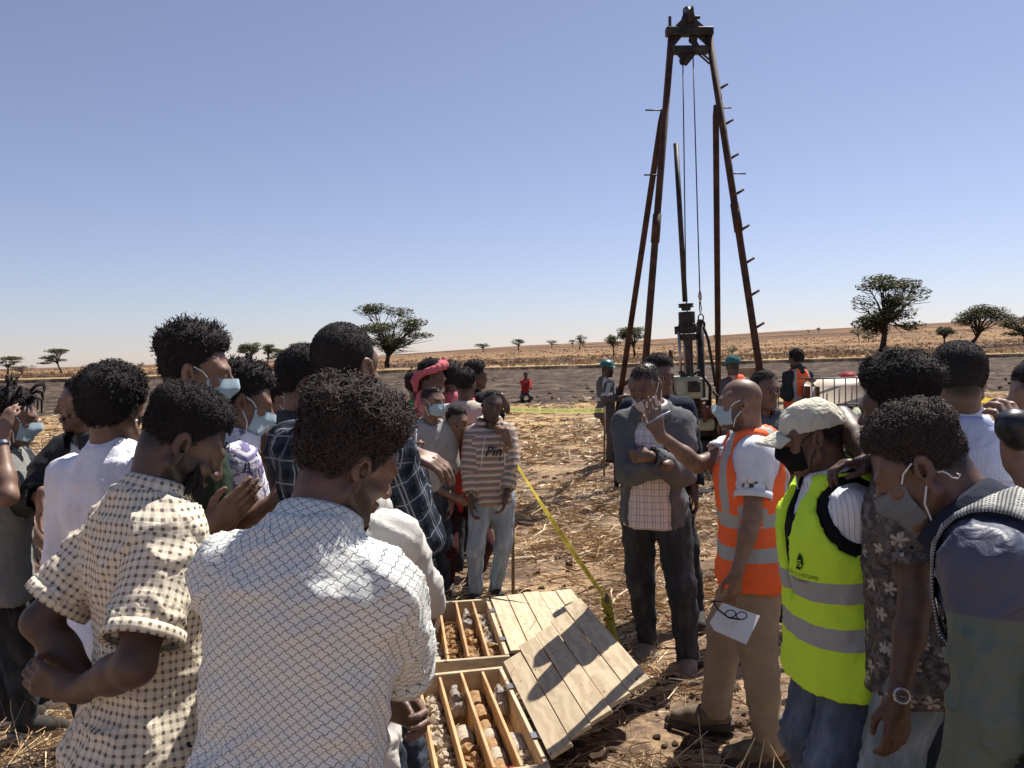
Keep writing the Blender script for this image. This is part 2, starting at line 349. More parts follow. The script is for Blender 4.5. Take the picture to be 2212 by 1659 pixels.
def build_tufts():
    r = np.random.default_rng(21); n = 15000; u = r.random(n); y = np.where(r.random(n) < .22, 26.5+3.5*r.random(n), 1/(1/420.+u*(1/97.-1/420.))); x = (r.random(n)*1.6-.8)*y
    keep = fbm(np.stack([x*.02, y*.06, x*0], -1), 3) > -.15; x, y = x[keep], y[keep]; n = len(x); z = hgt(x, y, True); near = y < 40; h = np.where(near, .12+.22*r.random(n), .22+.45*r.random(n)**2); V = []; B = 5
    a = r.random((n, B))*6.28; sp = (.35+.5*r.random((n, B)))*h[:, None]; w = (.10*h+.0004*y)[:, None]*(.6+.8*r.random((n, B))); base = np.stack([x, y, z-.02], 1)[:, None]+np.stack([np.cos(a), np.sin(a), a*0], -1)*(.25*h[:, None, None])
    tip = base+np.stack([np.cos(a)*sp, np.sin(a)*sp, h[:, None]*(.6+.5*r.random((n, B)))], -1); sd = np.stack([np.ones_like(a), a*0, a*0], -1)*w[..., None]; V = np.stack([base-sd, base+sd, tip], 2).reshape(-1, 3); T = np.arange(len(V)).reshape(-1, 3)
    me = mkmesh(V, T=T, smooth=False); fattr(me, 'sv', np.repeat(np.clip(r.random(n)*.75, 0, 1), B*3)); return me
tag(link('dry_grass', build_tufts(), straw_mat()), 'dry grass tufts along the field edge and over the far plain', 'grass', kind='stuff')
# ---------------------------------------------------------------- acacia trees
def leaf_mat():
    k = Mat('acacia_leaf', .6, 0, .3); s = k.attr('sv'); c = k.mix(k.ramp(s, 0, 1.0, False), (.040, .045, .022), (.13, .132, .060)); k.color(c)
    return k.m
LEAF = thin(leaf_mat(), .25); BARK = vary('acacia_bark', (.075, .052, .038), .4, 2.0, .95, .1, bump=.6, bscale=14)
def tree(name, label, px, d, top, base_y, wid, nl, seed, form='umbrella', lean=0.0, fork=.38, cat='tree', crown_px=None, bare=.0):
    """px: trunk foot column, top/base_y: rows of crown top and foot, wid: crown width in photo pixels, d: depth"""
    r = np.random.default_rng(seed); b = W(px, base_y, d); b[2] = hgt(b[0], b[1])-.05
    H = (base_y-top)*(1.08 if form == 'round' else 1.03)/FPX*d; Wd = wid*(1.12 if form in ('round', 'tiered') else 1.08)/FPX*d; cx = ((crown_px if crown_px is not None else px)-px)/FPX*d
    t = thing(name, b, label, cat, 'trees on the far plain')
    pads = []
    if form == 'umbrella':
        for i in range(13):
            a = r.random()*6.28; q = math.sqrt(r.random()); low = r.random()**2.2
            pads.append((cx+.36*Wd*q*math.cos(a), .36*Wd*q*math.sin(a), H*(.90-.42*low*(.4+q)), Wd*r.uniform(.16, .26), H*r.uniform(.035, .065)))
        pads.append((cx+.05*Wd, 0, H*.93, Wd*.25, H*.06))
    elif form == 'round':
        for i in range(15):
            a = r.random()*6.28; e = r.uniform(-.25, 1.2); q = r.uniform(.5, .9)
            pads.append((cx+.36*Wd*q*math.cos(a)*math.cos(e), .36*Wd*q*math.sin(a)*math.cos(e), H*(.62+.30*q*math.sin(e)), Wd*r.uniform(.13, .2), H*r.uniform(.07, .11)))
    elif form == 'bush':
        for i in range(9):
            a = r.random()*6.28; q = math.sqrt(r.random()); pads.append((cx+.36*Wd*q*math.cos(a), .36*Wd*q*math.sin(a), H*r.uniform(.35, .82), Wd*.17, H*.16))
    else:   # tiered
        for i in range(20):
            a = r.random()*6.28; u = r.random(); q = math.sqrt(r.random())*(1-.35*abs(u-.45)); pads.append((cx+.40*Wd*q*math.cos(a), .38*Wd*q*math.sin(a), H*(.30+.62*u), Wd*r.uniform(.13, .22), H*r.uniform(.045, .085)))
    m = MB(); tr = max(.035*H, Wd*.028); fz = H*fork; fx = lean*H*fork+cx*.35
    seg = 7 if nl > 1500 else 5
    m.tube([(0, 0, -.1), (lean*H*.1, 0, H*.08), (fx*.6, 0, fz*.6), (fx, 0, fz)], [tr*1.35, tr*1.05, tr*.9, tr*.8], seg)
    tr_o = m.build('trunk', BARK, t, True, (0, 0, 0)); m = MB()
    for i, (x, y, z, rr, rz) in enumerate(pads):
        s0 = r.uniform(.75, 1.0); st = np.array((fx*s0, 0, fz*s0)); en = np.array((x, y, z-rz*.6)); md = lerp(st, en, .5)+np.array((0, 0, .10*H*r.uniform(-.2, 1)))
        q1 = lerp(st, en, .25)+np.array((0, 0, .05*H)); m.tube([st, q1, md, en], [tr*.55, tr*.42, tr*.30, tr*.10], seg-1, False)
        if nl > 1500:
            for j in range(7):
                e2 = en+np.array((r.uniform(-.85, .85)*rr, r.uniform(-.85, .85)*rr, r.uniform(-1, 1)*rz)); s2 = lerp(md, en, r.uniform(.1, .9)); m.tube([s2, lerp(s2, e2, .5)+r.normal(0, .08*rr, 3), e2], [tr*.14, tr*.10, tr*.05], 4, False)
            for j in range(int(14*bare)):
                e2 = md+np.array((r.uniform(-.2, .2)*Wd+.12*x, r.uniform(-.16, .16)*Wd, r.uniform(-.12, .08)*H)); s2 = lerp(st, md, r.uniform(.3, 1)); m.tube([s2, lerp(s2, e2, .5)+r.normal(0, .05*rr, 3), e2], [tr*.13, tr*.08, tr*.03], 3, False)
    m.build('limbs', BARK, t, True, (0, 0, 0))
    wgt = np.array([p[3]**2 for p in pads]); wgt /= wgt.sum(); pi = r.choice(len(pads), nl, p=wgt); Pd = np.array(pads)[pi]
    u = r.normal(0, 1, (nl, 3)); u /= np.linalg.norm(u, axis=1)[:, None]; rad = r.random(nl)**.45
    cpos = Pd[:, :3]+u*rad[:, None]*np.stack([Pd[:, 3], Pd[:, 3], Pd[:, 4]*1.25], 1)
    nl_ = nl; ls = (.030 if nl > 1500 else .05)*math.sqrt(Wd*H)*(.45+.8*r.random(nl))*(3200/nl if nl > 1500 else 600/nl)**.45
    A = r.normal(0, 1, (nl, 3)); A[:, 2] *= .25; A /= np.linalg.norm(A, axis=1)[:, None]; B = r.normal(0, 1, (nl, 3)); B[:, 2] *= .45; B -= A*(A*B).sum(1)[:, None]; B /= np.linalg.norm(B, axis=1)[:, None]
    A *= ls[:, None]; B *= (ls*.45)[:, None]
    V = np.stack([cpos-A, cpos+B, cpos+A, cpos-B], 1).reshape(-1, 3); i = np.arange(nl)*4
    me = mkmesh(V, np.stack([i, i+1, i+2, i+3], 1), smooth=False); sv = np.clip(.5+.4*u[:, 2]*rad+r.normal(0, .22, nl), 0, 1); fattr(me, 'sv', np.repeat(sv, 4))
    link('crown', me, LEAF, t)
TREES = [
 ('acacia_tree', 'tall flat-topped acacia with dark layered crown, right of the drill tripod', 1907, 118, 600, 775, 155, 5200, 1, 'tiered', .02, .36, 1922, 1.0),
 ('acacia_tree', 'tall acacia with layered crown just above the short-haired man in the white hoodie', 836, 125, 654, 793, 150, 5600, 2, 'tiered', .0, .22, 846, .6),
 ('acacia_tree', 'wide leaning acacia near the right edge of the plain', 2094, 150, 645, 737, 125, 4200, 3, 'round', .35, .3, 2125, .3),
 ('acacia_tree', 'dark acacia cut off by the right picture edge', 2215, 160, 655, 722, 95, 2400, 4, 'tiered', 0, .3, 2212, .2),
 ('acacia_tree', 'small slender-stemmed acacia left of the wide leaning one', 2040, 145, 690, 741, 50, 1600, 5, 'round', .0, .45, 2040, .0),
 ('acacia_tree', 'dark round acacia seen between the left tripod legs', 1371, 170, 702, 771, 76, 3000, 6, 'round', .0, .3, 1366, .1),
 ('acacia_tree', 'smaller acacia beside the dark round one left of the tripod', 1326, 185, 722, 768, 42, 1600, 7, 'round', .0, .4, 1325, .1),
 ('acacia_tree', 'forked acacia just right of the tall masked man in green', 541, 210, 728, 785, 66, 2600, 8, 'round', .0, .35, 541, .1),
 ('acacia_tree', 'acacia touching the right side of the forked one', 577, 225, 733, 781, 48, 1600, 9, 'umbrella', .05, .5, 582, .1),
 ('acacia_tree', 'leaning acacia with two foliage tiers above the man in the patterned purple shirt', 637, 225, 727, 780, 52, 1700, 10, 'tiered', .12, .45, 645, .2),
 ('acacia_tree', 'low flat acacia left of the leaning two-tier one', 612, 228, 743, 779, 44, 1200, 11, 'umbrella', .0, .5, 607, .1),
 ('acacia_tree', 'flat-topped acacia standing alone on the left skyline', 133, 215, 744, 797, 62, 2200, 12, 'umbrella', -.2, .45, 120, .1),
 ('acacia_tree', 'acacia at the left picture edge', 17, 220, 762, 801, 60, 2000, 13, 'umbrella', .0, .4, 20, .1),
 ('acacia_tree', 'distant acacia on the ridge, first right of the youths', 1044, 420, 738, 757, 38, 800, 14, 'round', .0, .45, 1042, 0),
 ('acacia_tree', 'distant dense acacia on the ridge above the squatting man', 1120, 400, 732, 757, 42, 800, 15, 'round', .0, .35, 1121, 0),
 ('acacia_tree', 'distant thin acacia on the ridge, between dense acacia and the pair', 1192, 430, 731, 748, 28, 600, 16, 'umbrella', .0, .45, 1191, 0),
 ('acacia_tree', 'distant acacia, left one of the close pair on the ridge', 1237, 430, 729, 745, 24, 600, 17, 'umbrella', .0, .45, 1236, 0),
 ('acacia_tree', 'distant spindly acacia, right one of the close pair on the ridge', 1252, 330, 727, 761, 30, 700, 18, 'tiered', .05, .5, 1256, 0),
 ('acacia_tree', 'tiny distant acacia on the skyline right of the drill head', 1543, 430, 713, 726, 12, 400, 19, 'umbrella', .0, .5, 1544, 0),
 ('acacia_tree', 'tiny distant acacia leaning on the skyline right of the tripod', 1746, 480, 706, 715, 10, 300, 20, 'umbrella', .3, .5, 1747, 0),
 ('acacia_tree', 'small distant round acacia on the skyline right of the tripod', 1768, 470, 700, 713, 14, 400, 25, 'umbrella', .3, .5, 1767, 0),
 ('acacia_tree', 'distant acacia on the slope, first left of the tall one', 1856, 260, 698, 724, 32, 900, 21, 'umbrella', -.1, .45, 1852, 0),
 ('acacia_tree', 'low distant acacia right against the tall one', 1876, 240, 708, 733, 34, 900, 22, 'bush', .0, .4, 1876, 0),
]
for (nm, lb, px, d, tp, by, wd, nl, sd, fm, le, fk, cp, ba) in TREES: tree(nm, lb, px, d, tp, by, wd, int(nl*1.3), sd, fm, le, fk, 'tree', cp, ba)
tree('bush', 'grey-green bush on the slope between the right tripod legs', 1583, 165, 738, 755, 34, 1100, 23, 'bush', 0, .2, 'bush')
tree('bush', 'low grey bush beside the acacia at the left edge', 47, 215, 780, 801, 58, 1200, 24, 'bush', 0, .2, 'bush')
tree('bush', 'tiny bush on the left skyline', 304, 330, 773, 786, 20, 400, 26, 'bush', 0, .3, 'bush')
# ================================================================== distance fields -> meshes
class Fld:
    def __init__(s, lo, hi, h):
        s.h = h; s.lo = np.asarray(lo, float)-2*h; n = np.ceil((np.asarray(hi, float)+2*h-s.lo)/h).astype(int)+1
        s.n = n; s.F = np.full(n, .25, np.float32); s.ax = [s.lo[i]+h*np.arange(n[i]) for i in range(3)]
    def sub(s, lo, hi):
        a = np.maximum(np.floor((np.asarray(lo)-s.lo)/s.h).astype(int), 0); b = np.minimum(np.ceil((np.asarray(hi)-s.lo)/s.h).astype(int)+1, s.n)
        if np.any(b <= a): return None, None
        sl = tuple(slice(a[i], b[i]) for i in range(3))
        P = np.stack(np.meshgrid(*[s.ax[i][sl[i]] for i in range(3)], indexing='ij'), -1)
        return sl, P
    def allP(s): return np.stack(np.meshgrid(*s.ax, indexing='ij'), -1)
    def _merge(s, sl, d, k, op):
        f = s.F[sl]
        if op == 'u':
            if k > 0: hh = np.clip(.5+.5*(f-d)/k, 0, 1); s.F[sl] = f+(d-f)*hh-k*hh*(1-hh)
            else: s.F[sl] = np.minimum(f, d)
        elif op == 's':
            if k > 0: hh = np.clip(.5-.5*(f+d)/k, 0, 1); s.F[sl] = f+(-d-f)*hh+k*hh*(1-hh)
            else: s.F[sl] = np.maximum(f, -d)
    def rc(s, a, b, ra, rb, k=.0, op='u', M=None):
        a = np.asarray(a, float); b = np.asarray(b, float); m = max(ra, rb)+k+2*s.h+.01
        sl, P = s.sub(np.minimum(a, b)-m, np.maximum(a, b)+m)
        if sl is None: return
        d = rc_d(P, a, b, ra, rb); s._merge(sl, d, k, op)
    def ell(s, c, r, M=None, k=.0, op='u'):
        c = np.asarray(c, float); r = np.asarray(r, float); m = r.max()+k+2*s.h+.01
        sl, P = s.sub(c-m, c+m)
        if sl is None: return
        q = P-c
        if M is not None: q = q@M
        n = np.sqrt(((q/r)**2).sum(-1)); g = np.sqrt(((q/(r*r))**2).sum(-1)); d = n*(n-1)/np.maximum(g, 1e-6); s._merge(sl, d, k, op)
    def fn(s, f, lo, hi, k=0., op='u'):
        sl, P = s.sub(lo, hi)
        if sl is not None: s._merge(sl, f(P), k, op)
    def mesh(s): return surfnet(s.F, s.lo, s.h)
def rc_d(P, a, b, ra, rb):
    ab = b-a; t = np.clip(((P-a)@ab)/max(ab@ab, 1e-9), 0, 1); return np.linalg.norm(P-a-t[..., None]*ab, axis=-1)-(ra+(rb-ra)*t)
_C = np.array([(x, y, z) for x in (0, 1) for y in (0, 1) for z in (0, 1)])
_E = [(a, b) for a in range(8) for b in range(a+1, 8) if np.abs(_C[a]-_C[b]).sum() == 1]
def surfnet(F, lo, h):
    S_ = F < 0; n = np.array(F.shape)-1
    cs = [S_[c[0]:c[0]+n[0], c[1]:c[1]+n[1], c[2]:c[2]+n[2]] for c in _C]
    any_ = cs[0].copy(); all_ = cs[0].copy()
    for c in cs[1:]: any_ |= c; all_ &= c
    act = any_ & ~all_; idx = np.full(act.shape, -1, np.int64); I = np.argwhere(act); idx[act] = np.arange(len(I))
    if len(I) == 0: return np.zeros((0, 3)), np.zeros((0, 4), int)
    val = np.stack([F[I[:, 0]+c[0], I[:, 1]+c[1], I[:, 2]+c[2]] for c in _C], 1)
    pos = np.zeros((len(I), 3)); cnt = np.zeros(len(I))
    for a, b in _E:
        fa, fb = val[:, a], val[:, b]; m = (fa < 0) != (fb < 0); t = fa[m]/(fa[m]-fb[m])
        pos[m] += _C[a]+t[:, None]*(_C[b]-_C[a]); cnt[m] += 1
    V = lo+h*(I+pos/cnt[:, None]); Q = []
    for ax in range(3):
        o1, o2 = [(1, 2), (2, 0), (0, 1)][ax]
        s0 = [slice(None)]*3; s1 = [slice(None)]*3; s0[ax] = slice(0, -1); s1[ax] = slice(1, None)
        A = S_[tuple(s0)]; B = S_[tuple(s1)]; J = np.argwhere(A != B)
        J = J[(J[:, o1] > 0) & (J[:, o2] > 0) & (J[:, o1] < F.shape[o1]-1) & (J[:, o2] < F.shape[o2]-1)]
        e1 = np.zeros(3, int); e1[o1] = 1; e2 = np.zeros(3, int); e2[o2] = 1
        g = lambda K: idx[K[:, 0], K[:, 1], K[:, 2]]
        q = np.stack([g(J), g(J-e1), g(J-e1-e2), g(J-e2)], 1); inn = A[J[:, 0], J[:, 1], J[:, 2]]
        q[~inn] = q[~inn][:, ::-1]; Q.append(q)
    Q = np.concatenate(Q); return V, Q[(Q >= 0).all(1)]
def vnormals(V, Q):
    n = np.cross(V[Q[:, 2]]-V[Q[:, 0]], V[Q[:, 3]]-V[Q[:, 1]]); N = np.zeros_like(V)
    for i in range(4):
        for c in range(3): N[:, c] += np.bincount(Q[:, i], n[:, c], len(V))
    return N/(np.linalg.norm(N, axis=1)[:, None]+1e-12)
def relax(V, Q, it=1, f=.5):
    for _ in range(it):
        s = np.zeros_like(V); c = np.zeros(len(V))
        for a, b in ((0, 1), (1, 2), (2, 3), (3, 0)):
            for k in range(3): s[:, k] += np.bincount(Q[:, a], V[Q[:, b], k], len(V))+np.bincount(Q[:, b], V[Q[:, a], k], len(V))
            c += np.bincount(Q[:, a], minlength=len(V))+np.bincount(Q[:, b], minlength=len(V))
        V = V+f*(s/np.maximum(c, 1)[:, None]-V)
    return V
# ================================================================== materials for people
def skin_mat(name, c):
    k = Mat(name, .48, 0, .42); p = k.coord('Object'); n = k.noise(p, 22, 4); h = k.attr('hairy'); l = k.attr('lip')
    base = k.mix(k.ramp(n, .3, .7), tuple(x*.8 for x in c), tuple(x*1.15 for x in c))
    base = k.mix(l*.6, base, (c[0]*1.15, c[1]*.85, c[2]*.9))
    base = k.mix(k.f('MULTIPLY', h, k.ramp(k.noise(p, 420, 2), .25, .55)*.35+.65), base, (.012, .010, .010))
    k.color(base); k.set('Roughness', k.mix(n, (.42, .42, .42), (.58, .58, .58))); k.bump(k.noise(p, 260, 2), .12, .002); return k.m
SK = {i: skin_mat('skin_'+i, c) for i, c in dict(deep=(.098, .056, .041), dark=(.145, .080, .057), mid=(.205, .116, .080), warm=(.27, .155, .108)).items()}
HAIR = Mat('black_curly_hair', .85, 0, .18).color((.024, .020, .020)).m
HAIRB = Mat('brown_black_curly_hair', .8, 0, .22).color((.046, .033, .029)).m
def cloth(name, fn=None, c=(.5, .5, .5), rough=.9, fold=.5, weave=700, spec=.15, sheen=.0, wr=16.0):
    """woven cloth: fn(k, u, v) -> colour socket in metres along the cloth; fold bump"""
    k = Mat(name, rough, 0, spec); uv = k.coord('UV'); u, v, _ = k.sep(uv); p = k.coord('Object')
    col = fn(k, u, v) if fn else c
    n = k.noise(p, 7.0, 4, .6)
    k.color(k.mix(.22, col, k.mix(n, (.25, .25, .25), (1, 1, 1)), 'OVERLAY') if not isinstance(col, tuple) else k.mix(k.ramp(n, .25, .75), tuple(x*.82 for x in col), tuple(min(1, x*1.1) for x in col)))
    hgt_ = k.noise(p, wr, 3, .5, .8)*1.0+k.noise(uv, weave, 1)*.06
    k.bump(hgt_, fold, .02)
    if sheen: k.set('Sheen Weight', sheen)
    return k.m
def line(k, x, w, soft=.15):
    """1 near integer values of x (x already scaled), half width w in cells"""
    d = k.f('ABSOLUTE', k.frac(x+.5)-.5); return 1.0-k.ramp(d, w*(1-soft), w*(1+soft))
def pat_lattice(k, u, v):
    wv = k.f('SINE', v*260.0)*.0; a = u/.0245; b = v/.0190
    s1 = k.f('SINE', (a-b)*6.2832)*.08; s2 = k.f('SINE', (a+b)*6.2832)*-.08
    l = k.f('MAXIMUM', line(k, a+b+s1, .050), line(k, a-b+s2, .050))
    return k.mix(l, (.74, .74, .685), (.15, .155, .17))
def pat_gingham(k, u, v):
    wob = k.noise(k.comb(u*30.0, v*30.0), 1.0, 2)*.35; a = u/.0165+wob; b = v/.0185+wob
    la = line(k, a, .19, .3); lb = line(k, b, .19, .3)
    c = k.mix(k.f('MAXIMUM', la, lb)*.9, (.78, .68, .51), (.57, .49, .39)); dots = la*lb*k.ramp(k.noise(k.comb(a, b), 1.4, 2), .22, .40)
    c = k.mix(dots*.9, c, (.085, .070, .062)); return c
def pat_floral_purple(k, u, v):
    p = k.comb(u, v); n = k.noise(p, 11, 4, .6, 1.2); n2 = k.noise(p, 28, 3, .7, .8)
    c = k.mix(k.ramp(n, .50, .56), (.70, .68, .73), (.18, .15, .28)); c = k.mix(k.ramp(n2, .60, .64), c, (.035, .03, .05))
    return k.mix(k.ramp(k.noise(p, 16, 2), .66, .70), c, (.22, .06, .20))
def pat_floral_grey(k, u, v):
    p = k.comb(u, v); n = k.noise(p, 34, 4, .7); c = k.mix(k.ramp(n, .42, .62), (.060, .054, .054), (.18, .155, .148)); c = k.mix(k.ramp(k.noise(p, 9, 3), .5, .62), c, (.11, .092, .086))
    c = k.mix(k.ramp(k.noise(p, 75, 2), .62, .68)*.8, c, (.022, .020, .024))
    n_ = k.t.nodes.new('ShaderNodeTexVoronoi'); n_.inputs['Scale'].default_value = 11.5; put(k.t, n_.inputs['Vector'], p); n_.inputs['Randomness'].default_value = .75
    pos = S(k.t, n_.outputs['Position']); dv = k.vm('SUBTRACT', p, pos); x, y, _ = k.sep(dv); r_ = k.f('SQRT', x*x+y*y); a = k.f('ARCTAN2', y, x)
    pet = k.f('ABSOLUTE', k.f('SINE', a*2.5))*.018+.004; fl = 1.0-k.ramp(r_-pet, -.003, .001)
    return k.mix(fl*k.ramp(k.noise(p, 60, 2), .3, .5)*.9, c, (.46, .42, .36))
def pat_plaid(k, u, v):
    a = line(k, u/.062, .20, .1); b = line(k, v/.070, .20, .1); f1 = line(k, u/.062+.42, .03); f2 = line(k, v/.07+.42, .03); f3 = line(k, u/.062+.58, .03)
    c = k.mix(a*.5+b*.5, (.030, .040, .062), (.008, .010, .016)); return k.mix(k.f('MAXIMUM', k.f('MAXIMUM', f1, f2), f3), c, (.20, .21, .23))
def pat_stripes(k, u, v):
    c = (.50, .43, .36); w = v+k.noise(k.comb(u, v), 5, 2)*.004
    c = k.mix(line(k, w/.046, .20, .1), c, (.20, .185, .165)); return k.mix(line(k, w/.046+.30, .075, .1), c, (.36, .13, .11))
def pat_minicheck(k, u, v):
    return k.mix(k.f('MAXIMUM', line(k, u/.0065, .18), line(k, v/.0065, .18)), (.55, .60, .80), (.33, .39, .62))
def pat_pinplaid(k, u, v):
    return k.mix(k.f('MAXIMUM', line(k, u/.036, .045), k.f('MAXIMUM', line(k, v/.036, .045), line(k, u/.036+.35, .03))), (.70, .63, .61), (.34, .28, .31))
def pat_pinstripe(k, u, v): return k.mix(line(k, u/.014, .07), (.80, .80, .84), (.36, .40, .55))
def pat_houndstooth(k, u, v):
    a = line(k, u/.0075, .24); b = line(k, v/.0075, .24); big = line(k, v/.06, .28, .1); c = k.mix(a*b, (.40, .40, .37), (.05, .05, .05))
    c2 = k.mix(b, (.30, .30, .28), (.09, .09, .09)); return k.mix(big, c, c2)
def denim(name, c, wear=.25):
    def fn(k, u, v):
        n = k.noise(k.comb(u*2.0, v*.7), 6, 4, .6); t = k.noise(k.comb(u*900.0, v*120.0), 1.0, 2)
        cc = k.mix(k.ramp(n, .42, .72)*wear*2, c, tuple(min(1, x*2.4+.03) for x in c)); return k.mix(t*.35, cc, tuple(x*.55 for x in c))
    return cloth(name, fn, fold=.55, weave=900, wr=11)
TAN_REFL = (.36, .37, .36)
def vest_mat(name, c, bands, straps=None, edge=None):
    """hi-vis vest: bands = [(v0, v1)] heights of reflective tape in metres, straps = (u, halfwidth) vertical tapes above v"""
    def fn(k, u, v):
        m = None
        for v0, v1 in bands:
            b = k.ramp(v, v0-.001, v0+.001)*(1.0-k.ramp(v, v1-.001, v1+.001)); m = b if m is None else k.f('MAXIMUM', m, b)
        if straps:
            s0, hw, vmin = straps; d = k.f('ABSOLUTE', k.f('ABSOLUTE', u)-s0); b = (1.0-k.ramp(d, hw-.001, hw+.001))*k.ramp(v, vmin-.001, vmin+.001); m = k.f('MAXIMUM', m, b)
        return k.mix(m, c, TAN_REFL)
    return cloth(name, fn, fold=.45, weave=500, rough=.75, wr=12)
# ================================================================== the figure
HIPZ = .92; PELV = .95
T_S = np.array((-.32, -.16, -.07, .03, .13, .25, .36, .43, .485, .53, .56)); T_W = np.array((.146, .146, .156, .146, .134, .144, .156, .150, .112, .066, .052))
T_D = np.array((.106, .102, .110, .100, .092, .100, .107, .096, .076, .060, .052)); T_C = np.array((0, 0, -.012, .004, .014, .010, -.002, -.012, -.020, -.020, -.015))
class Fig: pass
def rotZ(a): c, s = math.cos(a), math.sin(a); return np.array(((c, s, 0), (-s, c, 0), (0, 0, 1.0)))   # columns: local axes in world, yaw clockwise from +Y
def ypr(yaw, pitch, roll):
    """columns right, forward, up; yaw clockwise from +Y, pitch down positive, roll to the right positive (degrees)"""
    y, p, r = R(yaw), R(pitch), R(roll)
    f = np.array((math.sin(y)*math.cos(p), math.cos(y)*math.cos(p), -math.sin(p))); r0 = np.array((math.cos(y), -math.sin(y), 0)); u0 = np.cross(r0, f)
    rr = r0*math.cos(r)-u0*math.sin(r); uu = u0*math.cos(r)+r0*math.sin(r); return np.stack([rr, f, uu], 1)
def ik(a, t, l1, l2, pole):
    v = t-a; D = np.linalg.norm(v); Dc = min(max(D, abs(l1-l2)+.01), (l1+l2)*.995); n = v/D; t2 = a+n*Dc
    x = (l1*l1-l2*l2+Dc*Dc)/(2*Dc); hh = math.sqrt(max(l1*l1-x*x, 0)); p = np.asarray(pole, float); p = nz(p-n*np.dot(p, n)); return a+n*x+p*hh, t2
def figure(head, yaw, lean=0., side=0., hy=None, hp=0., hr=0., girth=1., sw=1., H=None, feet=None, crouch=0., arms=None, headk=1.0, nf=.0, foot_off=None, shz=.452):
    f = Fig(); hy = yaw if hy is None else hy
    hd = W(*head); f.d = head[2]
    M0 = ypr(yaw, 0, 0); MT = ypr(yaw, lean, side); Rh = ypr(hy, hp, hr)
    pel = np.array((0, 0, PELV-crouch)); n0 = pel+MT[:, 2]*.54; hc = n0+MT[:, 2]*.055+Rh[:, 2]*.085+Rh[:, 1]*.012+MT[:, 1]*nf
    s = (hd[2]/hc[2]) if H is None else H/1.75
    f.s = s; f.hs = s*headk; f.root = np.array((hd[0]-s*hc[0], hd[1]-s*hc[1], 0.)); f.M0, f.MT, f.Rh = M0, MT, Rh; f.yaw = yaw
    f.L = lambda p: f.root+s*np.asarray(p, float)
    f.pel = f.L(pel); f.neck = f.L(n0); f.hc = f.root+s*hc; f.girth = girth
    f.sh = {k: f.L(pel+MT[:, 2]*shz+MT[:, 0]*(.160*sw*g)+MT[:, 1]*(-.012)) for k, g in (('R', 1), ('L', -1))}
    f.hip = {k: f.L(pel+M0[:, 0]*.092*g-np.array((0, 0, .035))) for k, g in (('R', 1), ('L', -1))}
    f.ank, f.kne, f.ftd = {}, {}, {}
    for k, g in (('R', 1), ('L', -1)):
        dx, dy, ty = (foot_off or {}).get(k, (0, 0, 6)); a = f.L(M0[:, 0]*(.105*g+dx)+M0[:, 1]*(dy-.02)+np.array((0, 0, .085)))
        if feet and k in feet: gp = np.asarray(feet[k][:3], float); a = gp+np.array((0, 0, .085*s)); ty = feet[k][3] if len(feet[k]) > 3 else ty
        f.ftd[k] = ypr(yaw+ty*g, 0, 0)[:, 1]; f.kne[k], f.ank[k] = ik(f.hip[k], a, .43*s, .43*s, f.ftd[k]+M0[:, 0]*.12*g)
    f.elb, f.wri, f.hand = {}, {}, {}
    for k, g in (('R', 1), ('L', -1)):
        a = (arms or {}).get(k, {}); t = a.get('to'); sh = f.sh[k]
        if t is None: t = sh+s*(M0[:, 0]*.06*g+M0[:, 1]*.06-np.array((0, 0, .545)))
        else: t = np.asarray(t, float)
        pole = a.get('pole'); pole = (-M0[:, 1]+M0[:, 0]*.35*g) if pole is None else np.asarray(pole, float)
        f.elb[k], f.wri[k] = ik(sh, t, .295*s, .262*s, pole)
        hd_ = a.get('dir'); hd_ = nz(f.wri[k]-f.elb[k]) if hd_ is None else nz(hd_); pn = a.get('palm'); pn = -M0[:, 0]*g if pn is None else np.asarray(pn, float)
        pn = nz(pn-hd_*np.dot(pn, hd_)); f.hand[k] = (hd_, pn, a.get('curl', .45), a.get('spread', .0), a.get('fing'))
    return f
def loft_d(f, ease, P, flare=0., gy=1.0):
    """distance to the torso loft inflated by ease; also returns local coords"""
    s = f.s; q = (P-f.pel)/s; x = q@f.MT[:, 0]; y = q@f.MT[:, 1]; z = q@f.MT[:, 2]
    ease = ease+flare*np.clip(.06-z, 0, .4); w = np.interp(z, T_S, T_W)*f.girth+ease; d = np.interp(z, T_S, T_D)*f.girth*gy+ease; c = np.interp(z, T_S, T_C)
    e = 2.35; rr = (np.abs(x/w)**e+np.abs((y-c)/d)**e)**(1/e); m = np.minimum(w, d)
    g = np.hypot(x, y-c)/np.maximum(np.hypot(x/w, (y-c)/d), 1e-4)
    dist = (rr-1)*np.minimum(g, 1.25*m); dist = np.maximum(dist, np.maximum(z-.56, T_S[0]-z-.02)); return dist*s, x, y, z
def limb_r(kind, e, s):
    return {'ua': (.050+e, .041+e), 'fa': (.041+e, .029+e), 'th': (.080+e, .056+e), 'ca': (.053+e, .036+e)}[kind][0]*s, {'ua': (.050+e, .041+e), 'fa': (.041+e, .029+e), 'th': (.080+e, .056+e), 'ca': (.053+e, .036+e)}[kind][1]*s
def arm_pts(f, k, cut):
    """sleeve end point and direction; cut 0..1 upper arm, 1..2 forearm"""
    a, e, w = f.sh[k], f.elb[k], f.wri[k]
    return (lerp(a, e, cut), nz(e-a)) if cut <= 1 else (lerp(e, w, cut-1), nz(w-e))
